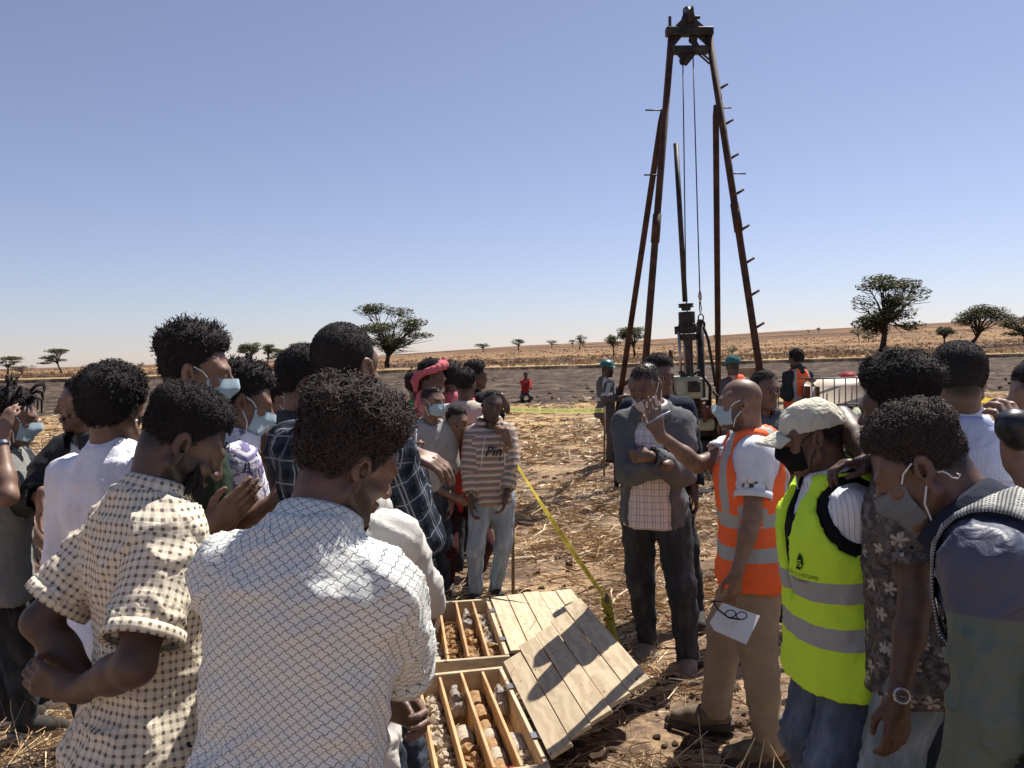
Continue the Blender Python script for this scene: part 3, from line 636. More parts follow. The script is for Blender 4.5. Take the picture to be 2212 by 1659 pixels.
def uv_torso_arm(f, V, Q, sleeves=True, legs=False):
    s = f.s; c = V[Q]                                        # (n,4,3)
    segs = []
    if legs:
        for k in 'RL': segs += [(f.hip[k], f.kne[k], .075*s), (f.kne[k], f.ank[k], .05*s)]
    elif sleeves:
        for k in 'RL': segs += [(f.sh[k], f.elb[k], .055*s), (f.elb[k], f.wri[k], .045*s)]
    fc = c.mean(1); q = (fc-f.pel)/s; x, y, z = q@f.MT[:, 0], q@f.MT[:, 1], q@f.MT[:, 2]
    best = loft_d(f, 0.02, fc)[0] if not legs else np.where(z > -.03, -.05, .05); reg = np.zeros(len(Q), int)
    for i, (a, b, r) in enumerate(segs):
        d = rc_d(fc, a, b, r, r)+.004; d = np.where((fc-a)@nz(b-a) < (.03*s if i % 2 == 0 and not legs else -1), 9., d)
        m = d < best; best = np.where(m, d, best); reg[m] = i+1
    uv = np.zeros((len(Q), 4, 2))
    q = (c-f.pel)/s; x, y, z = q@f.MT[:, 0], q@f.MT[:, 1], q@f.MT[:, 2]
    back = (y.mean(1) < 0)[:, None]
    ang = np.arctan2(x, -y) ; ang2 = np.arctan2(x, y)
    a_ = np.where(back, ang, ang2); jump = (a_.max(1)-a_.min(1)) > math.pi; a_[jump & True] = np.where(a_[jump] < 0, a_[jump]+2*math.pi, a_[jump])
    wv, dv = .165*f.girth, .120*f.girth; th_ = np.linspace(0, 2*math.pi, 400); arc = np.concatenate([[0], np.cumsum(np.hypot(np.diff(wv*np.sin(th_)), np.diff(dv*np.cos(th_))))])
    geo = np.arctan2(wv*np.sin(th_[:200]), dv*np.cos(th_[:200])); aa = np.abs(a_); u_ = np.where(aa <= math.pi, np.interp(aa, geo, arc[:200]), arc[-1]-np.interp(2*math.pi-aa, geo, arc[:200])); uv[..., 0] = np.sign(a_)*u_*s; uv[..., 1] = z*s
    for i, (a, b, r) in enumerate(segs):
        m = reg == i+1
        if not m.any(): continue
        ax = nz(b-a); FM = frameM(ax, f.M0[:, 0]); p = c[m]-a; X = p@FM[:, 0]; Y = p@FM[:, 1]; Z = p@ax
        an = np.arctan2(X, -Y); j = (an.max(1)-an.min(1)) > math.pi; an[j] = np.where(an[j] < 0, an[j]+2*math.pi, an[j])
        uv[m, :, 0] = an*(.068 if not legs else .085)+i*.37; uv[m, :, 1] = -Z+.40+(0 if i % 2 == 0 else -.42)
    return uv.reshape(-1, 2), reg
def wrinkle(f, V, N, amp, seed=0., freq=1.0):
    s = f.s; q = (V-f.pel)/s; L = np.stack([q@f.MT[:, 0], q@f.MT[:, 1], q@f.MT[:, 2]], -1)
    a = 1-np.abs(fbm(L*np.array((7., 7., 11.))*freq+seed, 2)); b = 1-np.abs(fbm((L@np.array(((1., .2, .6), (-.2, 1., .3), (-.7, .2, 1.))))*np.array((13., 13., 6.))*freq+seed+31, 2))
    c = 1-np.abs(fbm((L@np.array(((1., -.3, -.5), (.2, 1., -.2), (.6, .1, 1.))))*np.array((9., 9., 4.))*freq+seed+57, 2)); low = np.clip(.55-1.2*L[:, 2], .25, 1.1)
    return V+N*((a**3-.35)*.55+(b**5-.22)*1.0+(c**6-.2)*1.1*low)[:, None]*amp*1.25*s
def top_mesh(f, ease=.02, sleeve=.55, hem=-.12, h=None, wr=.006, neck=.060, vee=0., front_open=None, armhole=False, belly=0., seed=0., cuff=.012, sl_ease=None, k=.035, hollow=True, neck_cut=.0, flare=.10):
    s = f.s; h = h or float(np.clip(f.d*.0050, .0098, .03)); se = ease if sl_ease is None else sl_ease
    pts = [f.pel+f.MT[:, 2]*hem*s, f.neck, f.sh['R'], f.sh['L']]; 
    if not armhole:
        for kk in 'RL':
            e, _ = arm_pts(f, kk, sleeve); pts += [e, f.elb[kk] if sleeve > 1 else e]
    pts = np.array(pts); m = .2*s+ease+flare*.1; F = Fld(pts.min(0)-m, pts.max(0)+m, h); P = F.allP()
    d, x, y, z = loft_d(f, ease, P, flare)
    if belly: d = d-belly*s*np.exp(-((z-.08)/.12)**2)*(y > 0)*np.clip(y*8, 0, 1)
    F.F[:] = np.minimum(d, .25)
    for kk in 'RL':
        F.rc(lerp(f.neck, f.sh[kk], .25)-f.MT[:, 2]*.040*s, lerp(f.neck, f.sh[kk], .95)-f.MT[:, 2]*.012*s, (.038+ease*.6)*s, (.044+ease*.7)*s, .04*s)
    F.F = np.maximum(F.F, ((hem-z)*s).astype(np.float32))
    if armhole:
        for kk, g in (('R', 1), ('L', -1)): F.rc(f.sh[kk]+f.MT[:, 0]*g*.012*s-f.MT[:, 2]*.012*s, f.sh[kk]+f.MT[:, 0]*g*.2*s-f.MT[:, 2]*.03*s, armhole*s, armhole*s*1.2, .01, 's')
    if front_open is not None:
        zz = front_open; wz = np.interp(z, zz[0], zz[1]); Rg = np.maximum(np.abs(x-zz[2] if len(zz) > 2 else x)-wz, .02-y); F.F = np.maximum(F.F, (-Rg*s)).astype(np.float32)
    if neck: F.rc(f.neck-f.MT[:, 2]*(.012+neck_cut)*s+f.MT[:, 1]*.012*s, f.neck+f.MT[:, 2]*.12*s+f.MT[:, 1]*.03*s, neck*s, neck*s*1.1, .008, 's')
    if vee:
        F.rc(f.neck+f.MT[:, 1]*.06*s-f.MT[:, 2]*.01*s, f.neck+f.MT[:, 1]*.13*s-f.MT[:, 2]*(.02+vee)*s, .05*s, .012*s, .01, 's')
    if not armhole:
        for kk in 'RL':
            A = Fld.__new__(Fld); A.h, A.lo, A.n, A.ax = F.h, F.lo, F.n, F.ax; A.F = np.full(F.n, .25, np.float32)
            r0, r1 = limb_r('ua', se, s); A.rc(f.sh[kk], f.elb[kk], r0, r1, 0)
            if sleeve > 1: r2, r3 = limb_r('fa', se, s); A.rc(f.elb[kk], f.wri[kk], r1, r3, .02*s)
            e, dr = arm_pts(f, kk, sleeve)
            if sleeve <= 1: A.F = np.maximum(A.F, ((P-e)@dr).astype(np.float32))
            else:
                near = rc_d(P, f.elb[kk], f.wri[kk]+dr*.2, .09*s, .09*s); A.F = np.where(near < 0, np.maximum(A.F, (P-e)@dr), A.F).astype(np.float32)
            if hollow:
                rr = (lerp(*limb_r('ua', se, s), sleeve) if sleeve <= 1 else lerp(*limb_r('fa', se, s), sleeve-1))-cuff*s
                if rr > .02: A.rc(e-dr*.02*s, e+dr*.06*s, rr, rr, 0, 's')
            f_, d_ = F.F, A.F; tt = np.clip(((P-f.sh[kk])@nz(f.elb[kk]-f.sh[kk]))/(.30*s), 0, 1); kk_ = (k*(1-tt)+.008*tt)*s; hh = np.clip(.5+.5*(f_-d_)/kk_, 0, 1); F.F = (f_+(d_-f_)*hh-kk_*hh*(1-hh)).astype(np.float32)
    V, Q = F.mesh(); V = relax(V, Q, 1, .4)
    if wr: V = wrinkle(f, V, vnormals(V, Q), wr, seed)
    return V, Q
def trouser_mesh(f, ease=.02, h=None, wr=.007, top=.04, seed=3., cut=1.0, flare=0.):
    s = f.s; h = h or float(np.clip(f.d*.0058, .015, .035)); pts = np.array([f.pel+(0, 0, .1*s), *f.hip.values(), *f.kne.values(), *f.ank.values()])
    F = Fld(pts.min(0)-.17*s, pts.max(0)+.17*s, h); P = F.allP(); d, x, y, z = loft_d(f, ease*.8, P); d = np.maximum(d, (-.13-z)*s); F.F[:] = np.minimum(d, .25)
    for kk in 'RL':
        r0, r1 = limb_r('th', ease, s); r2, r3 = limb_r('ca', ease+flare*.3, s); F.rc(f.hip[kk]-np.array((0, 0, .02*s)), f.kne[kk], r0, r1, .025*s); an = lerp(f.kne[kk], f.ank[kk], cut); F.rc(f.kne[kk], an-(0, 0, .03*s), r1, r3+flare*s, .02*s)
    F.F = np.maximum(F.F, ((z-top)*s).astype(np.float32)); F.F = np.maximum(F.F, (.055*s-P[..., 2]).astype(np.float32)) if cut == 1.0 else F.F
    V, Q = F.mesh(); V = relax(V, Q, 1, .4); N = vnormals(V, Q)
    if wr:
        ring = np.zeros(len(V))
        for kk in 'RL':
            for c_, w_ in ((f.kne[kk], .12), (f.ank[kk]+np.array((0, 0, .05)), .12)):
                dz = V[:, 2]-c_[2]; ring += np.exp(-(dz/(w_*s))**2)*np.sin(dz/s*150+6*vnoise(V*9))*.5
        V = wrinkle(f, V, N, wr, seed, .8)+N*(ring*wr*.6)[:, None]
    return V, Q
# ---------------------------------------------------------------- skin: head, arms
def head_pts(f, p): return f.hc+f.hs*(f.Rh@np.asarray(p, float))
def head_skin(f, h, style='', beard=0., fade=None):
    s = f.hs; lo = f.hc-.19*s; hi = f.hc+.19*s; lo = np.minimum(lo, f.neck-.12*s); hi = np.maximum(hi, f.neck+.09*s); F = Fld(lo, hi, h); M = f.Rh
    c = lambda x, y, z: head_pts(f, (x, y, z)); r = lambda *a: np.array(a)*s; q = lambda v: v*s
    F.ell(c(0, -.012, .036), r(.075, .096, .085), M); F.ell(c(0, .028, -.030), r(.060, .066, .088), M, q(.03)); F.ell(c(0, .046, -.088), r(.043, .043, .034), M, q(.025)); F.ell(c(0, .078, -.104), r(.020, .018, .016), M, q(.02))
    for g in (-1, 1):
        F.rc(c(.070*g, -.005, -.055), c(.03*g, .07, -.100), q(.014), q(.014), q(.03)); F.ell(c(.046*g, .060, -.022), r(.028, .026, .022), M, q(.02)); F.ell(c(.058*g, .045, .03), r(.018, .03, .03), M, q(.02))
    F.rc(c(-.040, .084, .022), c(.040, .084, .022), q(.014), q(.014), q(.018))
    for g in (-1, 1): F.ell(c(.032*g, .106, .002), r(.018, .016, .012), M, q(.012), 's')
    F.rc(c(0, .092, .014), c(0, .117, -.026), q(.008), q(.0135), q(.012))
    for g in (-1, 1): F.ell(c(.014*g, .104, -.029), r(.011, .013, .009), M, q(.006)); F.ell(c(.032*g, .083, .001), r(.0155, .0135, .0125), M, q(.004))
    F.ell(c(0, .098, -.057), r(.025, .012, .0075), M, q(.008)); F.ell(c(0, .096, -.070), r(.022, .012, .0085), M, q(.008)); F.rc(c(-.022, .109, -.0635), c(.022, .109, -.0635), q(.0022), q(.0022), q(.004), 's')
    for g in (-1, 1):                                                  # ears
        Me = M@rotM((0, 0, 1), R(-22*g))@rotM((1, 0, 0), R(12)); ce = c(.079*g, -.010, -.002)
        F.ell(ce, r(.0095, .019, .031), Me, q(.006)); F.ell(c(.083*g, -.004, -.001), r(.009, .010, .017), Me, q(.004), 's')
        th = np.linspace(-.4, math.pi+.9, 9); pr = [ce+s*(Me@np.array((.006*g, math.cos(t)*.0165, math.sin(t)*.0275+.001))) for t in th]
        for a, b in zip(pr[:-1], pr[1:]): F.rc(a, b, q(.0050), q(.0050), q(.004))
        F.ell(c(.079*g, .000, -.034), r(.006, .010, .011), Me, q(.006)); F.ell(c(.083*g, .010, -.006), r(.005, .006, .008), Me, q(.005))
    nb = f.neck-f.MT[:, 2]*.05*f.s; F.rc(c(0, -.028, -.045), nb, q(.054), .060*f.s, q(.03)); F.rc(c(0, -.055, -.02), nb-f.MT[:, 1]*.02*f.s, q(.036), .05*f.s, q(.03))
    V, Q = F.mesh(); V = relax(V, Q, 1, .35); L = ((V-f.hc)/s)@M
    hair = np.zeros(len(V)); lip = np.exp(-((L[:, 2]+.063)/.011)**2)*np.exp(-(L[:, 0]/.022)**2)*(L[:, 1] > .085)
    hair = np.maximum(hair, np.exp(-((L[:, 2]-.024-.004*np.cos(L[:, 0]*60))/.0055)**2)*(np.abs(L[:, 0]) > .012)*(np.abs(L[:, 0]) < .052)*(L[:, 1] > .07))
    if fade is not None:
        hl = hairline(L); dz = L[:, 2]-hl; ear = ((np.abs(L[:, 0]) > .073) & (np.abs(L[:, 1]+.005) < .03) & (L[:, 2] < .035)); hair = np.maximum(hair, fade*sstep(-.012, .03, dz)*(~ear)*(np.hypot(L[:, 0], L[:, 1]) > .03-.0+0*L[:, 0])); 
    if beard:
        bz = np.clip(sstep(-.02, -.055, L[:, 2]), 0, 1)*(L[:, 1] > .0)*(L[:, 2] > -.14); lipz = np.exp(-((L[:, 2]+.063)/.014)**2)*np.exp(-(L[:, 0]/.026)**2); ck = sstep(.035, .06, np.abs(L[:, 0]))*(L[:, 2] < -.005)*(L[:, 1] < .06)*(L[:, 1] > -.01); mu = np.exp(-((L[:, 2]+.045)/.008)**2)*(np.abs(L[:, 0]) < .035)*(L[:, 1] > .08); hair = np.maximum(hair, beard*np.clip(bz*(1-lipz)*sstep(-.05, -.075, L[:, 2])+ck*.8*sstep(.0, -.02, L[:, 2])+mu, 0, 1))
    return V, Q, hair, lip
def hairline(L):
    a = np.degrees(np.abs(np.arctan2(L[:, 0], L[:, 1]))); return np.interp(a, (0, 30, 52, 68, 80, 100, 112, 130, 155, 180), (.072, .074, .066, .030, .000, .018, -.005, -.045, -.062, -.066))
def hand_fld(F, f, k, hs=1.0):
    s = f.s*1.0*hs; w = f.wri[k]; d, n, curl, spread, fing = f.hand[k]; g = 1 if k == 'R' else -1; sd = np.cross(d, n)*g      # sd points to the thumb side
    q = lambda a, b, c: w+s*(d*a+sd*b+n*c)
    F.rc(q(-.02, 0, 0), q(.03, 0, 0), .026*s, .028*s, .015*s)
    kn = [(.094, .030), (.098, .010), (.093, -.010), (.084, -.029)]; ln = (.044, .048, .045, .036); l2 = (.040, .044, .042, .033); cl = fing or (curl, curl, curl, curl)
    for i, (a, b) in enumerate(kn):
        F.rc(q(.015, b*.55, -.002), q(a, b, -.004), .014*s, .0115*s, .012*s)
        an = cl[i]*.9; sp = spread*(1.5-i)*.14; di = nz(d*math.cos(an)+n*math.sin(an)+sd*sp); p0 = q(a, b, -.004); p1 = p0+di*ln[i]*s
        an2 = an+cl[i]*1.35; d2 = nz(d*math.cos(an2)+n*math.sin(an2)+sd*sp*.6); p2 = p1+d2*l2[i]*.62*s; an3 = an2+cl[i]*.7; d3 = nz(d*math.cos(an3)+n*math.sin(an3)+sd*sp*.4); p3 = p2+d3*l2[i]*.5*s
        F.rc(p0, p1, .0100*s, .0092*s, .004*s); F.rc(p1, p2, .0092*s, .0085*s, .003*s); F.rc(p2, p3, .0085*s, .0072*s, .003*s)
    t0 = q(.022, .022, .010); t1 = q(.058, .048, .018+.012*curl); t2 = q(.085, .056-.02*curl, .022+.022*curl); t3 = q(.105, .058-.035*curl, .024+.03*curl)
    F.rc(t0, t1, .016*s, .012*s, .012*s); F.rc(t1, t2, .0115*s, .0098*s, .004*s); F.rc(t2, t3, .0098*s, .008*s, .003*s)
def arm_skin(f, k, h, start=.5, hs=1.0):
    s = f.s; a, _ = arm_pts(f, k, max(start-.12, 0)); e, w = f.elb[k], f.wri[k]; d = f.hand[k][0]; pts = [w, w+d*.2*s, a] + ([e] if start < 1 else [])
    pts = np.array(pts); F = Fld(pts.min(0)-.08*s, pts.max(0)+.08*s, h); r0, r1 = limb_r('ua', 0, s); r2, r3 = limb_r('fa', 0, s)
    if start < 1: F.rc(a, e, lerp(r0, r1, max(start-.12, 0)), r1, 0); F.rc(e, lerp(e, w, .35), r1, r2*1.0, .02*s); F.rc(lerp(e, w, .3), w, r2*.98, r3*.86, .02*s)
    else: F.rc(a, w, lerp(r2, r3, max(start-1.12, 0))*.95, r3*.86, .0)
    hand_fld(F, f, k, hs); V, Q = F.mesh(); return relax(V, Q, 1, .3), Q
def person_base(f, label, skin='dark', group=None, sleeve=.55, hands=True, beard=0., fade=None, style='', hs=1.0, legs=False, arm_R=True, arm_L=True):
    hh = float(np.clip(f.d*.0026, .0048, .02)); parts = [head_skin(f, hh, style, beard, fade)]
    ha = float(np.clip(f.d*.0024, .0046, .016)); sv = sleeve if isinstance(sleeve, dict) else {'R': sleeve, 'L': sleeve}
    for k, on in (('R', arm_R), ('L', arm_L)):
        if hands and on: V, Q = arm_skin(f, k, ha, sv[k], hs); parts.append((V, Q, np.zeros(len(V)), np.zeros(len(V))))
    if legs:
        F = Fld(np.minimum(f.ank['R'], f.ank['L'])-.15, np.maximum(f.hip['R'], f.hip['L'])+.1, .012)
        for k in 'RL': F.rc(f.kne[k], f.ank[k], .05*f.s, .036*f.s, 0); F.rc(f.hip[k], f.kne[k], .08*f.s, .055*f.s, .02)
        V, Q = F.mesh(); parts.append((V, Q, np.zeros(len(V)), np.zeros(len(V))))
    off = 0; Vs, Qs = [], []
    for p in parts: Vs.append(p[0]); Qs.append(p[1]+off); off += len(p[0])
    V0 = Vs[0]; nb = np.argsort(((V0-(f.neck-f.MT[:, 2]*.08*f.s))**2).sum(1))[:2]; base = len(V0)          # unseen quads added under the clothes link the separate head and limb meshes
    for Vp in Vs[1:]:
        j = np.argsort(((Vp-f.neck)**2).sum(1))[:2]+base; Qs.append(np.array([[nb[0], nb[1], j[0], j[1]]])); base += len(Vp)
    me = mkmesh(np.concatenate(Vs)-f.root, np.concatenate(Qs), name='body'); fattr(me, 'hairy', np.concatenate([p[2] for p in parts])); fattr(me, 'lip', np.concatenate([p[3] for p in parts]))
    o = link('person', me, SK[skin]); o.location = f.root; tag(o, label, 'person', group); PORG[o.name] = f.root; f.o = o; f.skin = skin; return o
def wear(f, name, VQ, mat, uv=True, legs=False, sleeves=True, label=None):
    V, Q = VQ; u = uv_torso_arm(f, V, Q, sleeves, legs)[0] if uv else None; o = link(name, mkmesh(V-f.root, Q, uv=u, name=name), mat, f.o)
    if label: o['label'] = label
    return o
def eyes(f):
    s = f.hs
    for g in (-1, 1):
        m = MB(); c = head_pts(f, (.031*g, .0868, .002)); m.lathe([(.001, .0125), (.006, .011), (.0105, .006), (.0118, 0), (.009, -.007), (.001, -.012)], c, (f.Rh@np.array(((1, 0, 0), (0, 0, 1.0), (0, -1.0, 0))))*s, 10)
        me = m.mesh(True, f.root); o = link('eye', me, [EYEW, EYEB], f.o); n = len(me.polygons); mi = np.zeros(n, np.int32); mi[:20] = 1; mi[-2:-1] = 0; me.polygons.foreach_set('material_index', mi)
EYEW = Mat('eye_white', .3, 0, .5).color((.42, .38, .34)).m; EYEB = Mat('eye_iris', .2, 0, .5).color((.018, .010, .007)).m
# ---------------------------------------------------------------- hair
def scalp_sample(f, n, r, front=0.):
    u = r.normal(0, 1, (n*3+60, 3)); u /= np.linalg.norm(u, axis=1)[:, None]; L = np.array((0, -.012, .036))+u*np.array((.074, .095, .084)); keep = (L[:, 2] > hairline(L)+.004+front*(L[:, 1] > .05)) & (L[:, 2] > -.07)
    L = L[keep][:n]; nn = (L-np.array((0, -.012, .036)))/np.array((.074, .095, .084))**2; nn /= np.linalg.norm(nn, axis=1)[:, None]; return L, nn
def hair_thick(L, n, top, side, back=None):
    w = sstep(-.05, .55, n[:, 2]); b = side if back is None else back; bk = sstep(.2, .9, -n[:, 1]); return (side+(b-side)*bk)*(1-w)+top*w
def afro(f, top=.05, side=.025, back=None, n=None, curl=.006, mat=None, seed=1, fmul=1.0, jag=.3, name='hair', front=0., tw=1.0):
    r = np.random.default_rng(seed); s = f.hs; M = f.Rh
    # soft core
    h = float(np.clip(f.d*.0042, .0080, .02)); ex = max(top, side)+.02; F = Fld(f.hc-(.11+ex)*s, f.hc+(.13+ex)*s, h); P = F.allP(); L = ((P-f.hc)/s)@M
    q = L-np.array((0, -.012, .036)); rad = np.array((.074, .095, .084)); ln = np.linalg.norm(q/rad, axis=-1); nn = q/(rad**2); nn = nn/(np.linalg.norm(nn, axis=-1)[..., None]+1e-9)
    sh = L.shape[:3]; th = hair_thick(L.reshape(-1, 3), nn.reshape(-1, 3), top, side, back).reshape(sh); dsk = (ln-1)*np.minimum(rad.min(), .08)/1.0*1.08
    Lp = q/np.maximum(ln, 1e-6)[..., None]+0; Lp = Lp; Ls = Lp+np.array((0, -.012, .036)); hl = hairline(Ls.reshape(-1, 3)).reshape(sh); th = th*(.22+.78*sstep(0, .034, Ls[..., 2]-hl)); mk = (hl+.008+front*(Ls[..., 1] > .05)-Ls[..., 2])
    nzv = vnoise(L*70+seed)*.25+vnoise(L*30+seed)*.3
    D = np.maximum(dsk-th*(.86+.26*nzv*jag*2), mk*1.0); D = np.maximum(D, -(dsk+.012)); F.F[:] = np.minimum(D*s, .2); V, Q = F.mesh()
    # curls
    n = int(1.15*(n or np.clip(5200/(f.d/1.5)**1.5, 500, 5200))); Ls, ns = scalp_sample(f, n, r, front); n = len(Ls); th = hair_thick(Ls, ns, top, side, back)*(1+jag*(r.normal(0, .14, n)+.30*vnoise(Ls*45+seed))); th = np.maximum(th, .003)
    K = 8; t = np.linspace(0, 1, K); ph = r.random(n)*6.28; turns = tw*(1.0+r.random(n)*.9); A = np.cross(ns, r.normal(0, 1, (n, 3))); A /= np.linalg.norm(A, axis=1)[:, None]; B = np.cross(ns, A)
    cr = curl*(.6+.8*r.random(n))*np.minimum(1, th/.010); dr = r.normal(0, .30, (n, 3)); sp = np.minimum(th, .022+.006*r.random(n)); out = Ls[:, None]+ns[:, None]*((th-sp)[:, None]+sp[:, None]*(.05+1.0*t))[..., None]+dr[:, None]*(sp[:, None]*t)[..., None]
    th_e = .22+.78*sstep(0, .034, Ls[:, 2]-hairline(Ls))
    if tw >= 1:          # tight ringlets lying in the outer layer
        e1 = nz_rows(A+.5*r.normal(0, 1, (n, 3))); e2 = nz_rows(np.cross(e1, r.normal(0, 1, (n, 3))+ns*.6)); an = ph[:, None]+5.6*t; rc_ = curl*.72*(.6+.7*r.random(n)); cen = Ls+ns*(th*th_e*(.80+.24*r.random(n)))[:, None]
        out = cen[:, None]+rc_[:, None, None]*(np.cos(an)[..., None]*e1[:, None]+np.sin(an)[..., None]*e2[:, None])+ns[:, None]*(rc_[:, None]*.6*t)[..., None]
    else: an = ph[:, None]+turns[:, None]*6.28*t; out = Ls[:, None]+(out-Ls[:, None])*th_e[:, None, None]; out = out+cr[:, None, None]*np.minimum(1, .35+2*t)[None, :, None]*(np.cos(an)[..., None]*A[:, None]+np.sin(an)[..., None]*B[:, None])
    wdt = fmul*np.maximum(.0009, .00055*f.d)*(1-.3*t)[None, :, None]; wd = nz_rows(np.cross(np.gradient(out, axis=1), ns[:, None]+.3*r.normal(0, 1, (n, 1, 3))))*wdt
    VV = np.stack([out-wd, out+wd], 2).reshape(-1, 3); i = (np.arange(n)[:, None]*K*2+np.arange(K-1)[None]*2).ravel(); Q2 = np.stack([i, i+1, i+3, i+2], 1)
    VV = f.hc+s*(VV@M.T); me = mkmesh(np.concatenate([V, VV])-f.root, np.concatenate([Q, Q2+len(V)]), name='hair'); return link(name, me, mat or HAIR, f.o)
def nz_rows(a): return a/(np.linalg.norm(a, axis=-1)[..., None]+1e-9)
def short_hair(f, th=.008, seed=1, mat=None, n=None): return afro(f, th, th*.7, None, n or int(np.clip(3500/(f.d/2)**1.6, 300, 3500)), .0022, mat, seed, .8, .25)
def beard_mesh(f, th=.02, n=None, seed=4, mat=None, full=True):
    r = np.random.default_rng(seed); s = f.hs; n = n or int(np.clip(2600/(f.d/1.6)**1.5, 200, 2600)); a = r.uniform(-1.25, 1.25, n) if full else r.uniform(-.55, .55, n); v = r.random(n)
    z0 = np.interp(np.abs(a), (0, .35, .6, 1.25), (-.080, -.076, -.048, -.005)) if full else np.full(n, -.088); z = z0+(-.118-z0)*v; ca, sa = np.sin(a), np.cos(a)
    zt = (z+.03)/-.09; rx = np.interp(zt, (-.4, 0, .5, 1), (.066, .063, .056, .036)); ry = np.interp(zt, (-.4, 0, .5, 1), (.060, .066, .062, .056)); L = np.stack([rx*ca*1.02, .026+ry*sa*np.where(np.abs(a) < .7, 1.04, .95), z], 1); ns = nz_rows(np.stack([ca, sa, -.25-.6*v], 1))
    K = 7; t = np.linspace(0, 1, K); A = nz_rows(np.cross(ns, r.normal(0, 1, (n, 3)))); B = np.cross(ns, A); ph = r.random(n)*6.28; tt = th*(.6+.6*r.random(n))
    out = L[:, None]+ns[:, None]*(tt[:, None]*(-.2+1.1*t))[..., None]+np.array((0, 0, -1.0))*(tt[:, None]*t*t*.8)[..., None]; an = ph[:, None]+9*t; out = out+(.0035*t)[None, :, None]*(np.cos(an)[..., None]*A[:, None]+np.sin(an)[..., None]*B[:, None])
    wd = nz_rows(np.cross(np.gradient(out, axis=1), ns[:, None]))*np.maximum(.0014, .0008*f.d); VV = np.stack([out-wd, out+wd], 2).reshape(-1, 3); i = (np.arange(n)[:, None]*K*2+np.arange(K-1)[None]*2).ravel()
    me = mkmesh(f.hc+s*(VV@f.Rh.T)-f.root, np.stack([i, i+1, i+3, i+2], 1), name='beard'); return link('beard', me, mat or HAIR, f.o)
# ---------------------------------------------------------------- face mask, collar, hood, shoes, headgear
def mask_mat(name, c):
    k = Mat(name, .8, 0, .2); p = k.coord('UV'); u, v, _ = k.sep(p); k.color(k.mix(line(k, v*3.0, .06, .3)*.35, c, tuple(x*.6 for x in c))); k.bump(k.frac(v*3.0), .35, .006); return thin(k.m, .3)
MASKB = mask_mat('surgical_mask_blue', (.50, .66, .74)); MASKG = mask_mat('mask_grey', (.22, .24, .27)); MASKK = mask_mat('mask_black', (.012, .012, .013)); MASKW = mask_mat('mask_white', (.66, .62, .64)); STRAP = Mat('ear_loop', .8).color((.66, .68, .66)).m; STRAPK = Mat('ear_loop_black', .8).color((.02, .02, .02)).m
def face_mask(f, mat=None, strap=None, drop=0., dz=0.):
    s = f.hs; nu, nv = 17, 9; U = np.linspace(-1, 1, nu); Vv = np.linspace(-1, 1, nv); G_ = []; uv = []
    for v in Vv:
        for u in U:
            a = u*R(75); zz = -.052+v*(.052-.012*abs(u)**1.5)-drop*.02*(1-abs(u))+dz; ry = np.interp(v, (-1, -.4, .3, 1), (.066, .078, .086, .074)); rx = np.interp(v, (-1, 0, 1), (.064, .078, .077)); nose = .022*math.exp(-(u/.22)**2)*sstep(-.3, .5, v)
            G_.append((rx*math.sin(a), .032+ry*math.cos(a)+nose-.010*(1-math.cos(a)), zz)); uv.append((u*.5+.5, v*.5+.5))
    G_ = np.array(G_); i = (np.arange(nv-1)[:, None]*nu+np.arange(nu-1)[None]).ravel(); Q = np.stack([i, i+1, i+nu+1, i+nu], 1); uv = np.array(uv)[Q].reshape(-1, 2)
    V = f.hc+s*(G_@f.Rh.T)-f.root; me = mkmesh(V, Q, uv=uv, name='mask'); o = link('face_mask', me, mat or MASKB, f.o)
    for g in (-1, 1):
        m = MB()
        for zc, ze in ((.0, .022), (-.098, -.030)): m.tube([head_pts(f, (.0745*g, .046 if zc > -.05 else .040, zc-.006+dz)), head_pts(f, (.083*g, .030, lerp(zc, ze, .5)+dz)), head_pts(f, (.083*g, .002, ze))], .0016*s+.0003*f.d, 5, False)
        m.build('ear_loop', strap or STRAP, f.o, True)
    return o
def collar(f, mat, h=.042, rad=.068, spread=.5, fold=True, open_=.35, name='collar', lift=0.):
    """turned-down shirt collar round the neck, opening at the front"""
    s = f.s; ax = nz(f.MT[:, 2]*1.0+f.MT[:, 1]*.28); X = f.MT[:, 0]; Y = nz(f.MT[:, 1]-ax*np.dot(f.MT[:, 1], ax)); c0 = f.neck+f.MT[:, 1]*.006*s-ax*(.010-lift)*s
    A = np.linspace(R(180)*open_*.35, 2*math.pi-R(180)*open_*.35, 41); prof = [(rad-.004, -.01), (rad-.002, .02), (rad, h), (rad+.004, h+.003)]+([(rad+.012, h-.006), (rad+.021, .012), (rad+.028, -.004)] if fold else [])
    V = []
    for a in A:
        fr = math.cos(a)*.5+.5
        for j, (r, z) in enumerate(prof):
            ex = (1+.35*fr*spread*(j >= 4)); zz = z-(.018*fr if j >= 5 else 0)*spread*2; V.append(c0+s*(X*math.sin(a)*r*1.02*ex+Y*math.cos(a)*r*1.0*ex+ax*zz))
    n = len(prof); i = (np.arange(len(A)-1)[:, None]*n+np.arange(n-1)[None]).ravel(); Q = np.stack([i, i+n, i+n+1, i+1], 1); u = np.array([[(a*.07, z) for r, z in prof] for a in A]).reshape(-1, 2)
    acc = np.concatenate([[0], np.cumsum([math.hypot(prof[j+1][0]-prof[j][0], prof[j+1][1]-prof[j][1]) for j in range(n-1)])]); u[:, 1] = np.tile(acc, len(A))
    me = mkmesh(np.array(V)-f.root, Q, uv=u[Q].reshape(-1, 2), name='collar'); o = link(name, me, mat, f.o); md = o.modifiers.new('thick', 'SOLIDIFY'); md.thickness = .003; return o
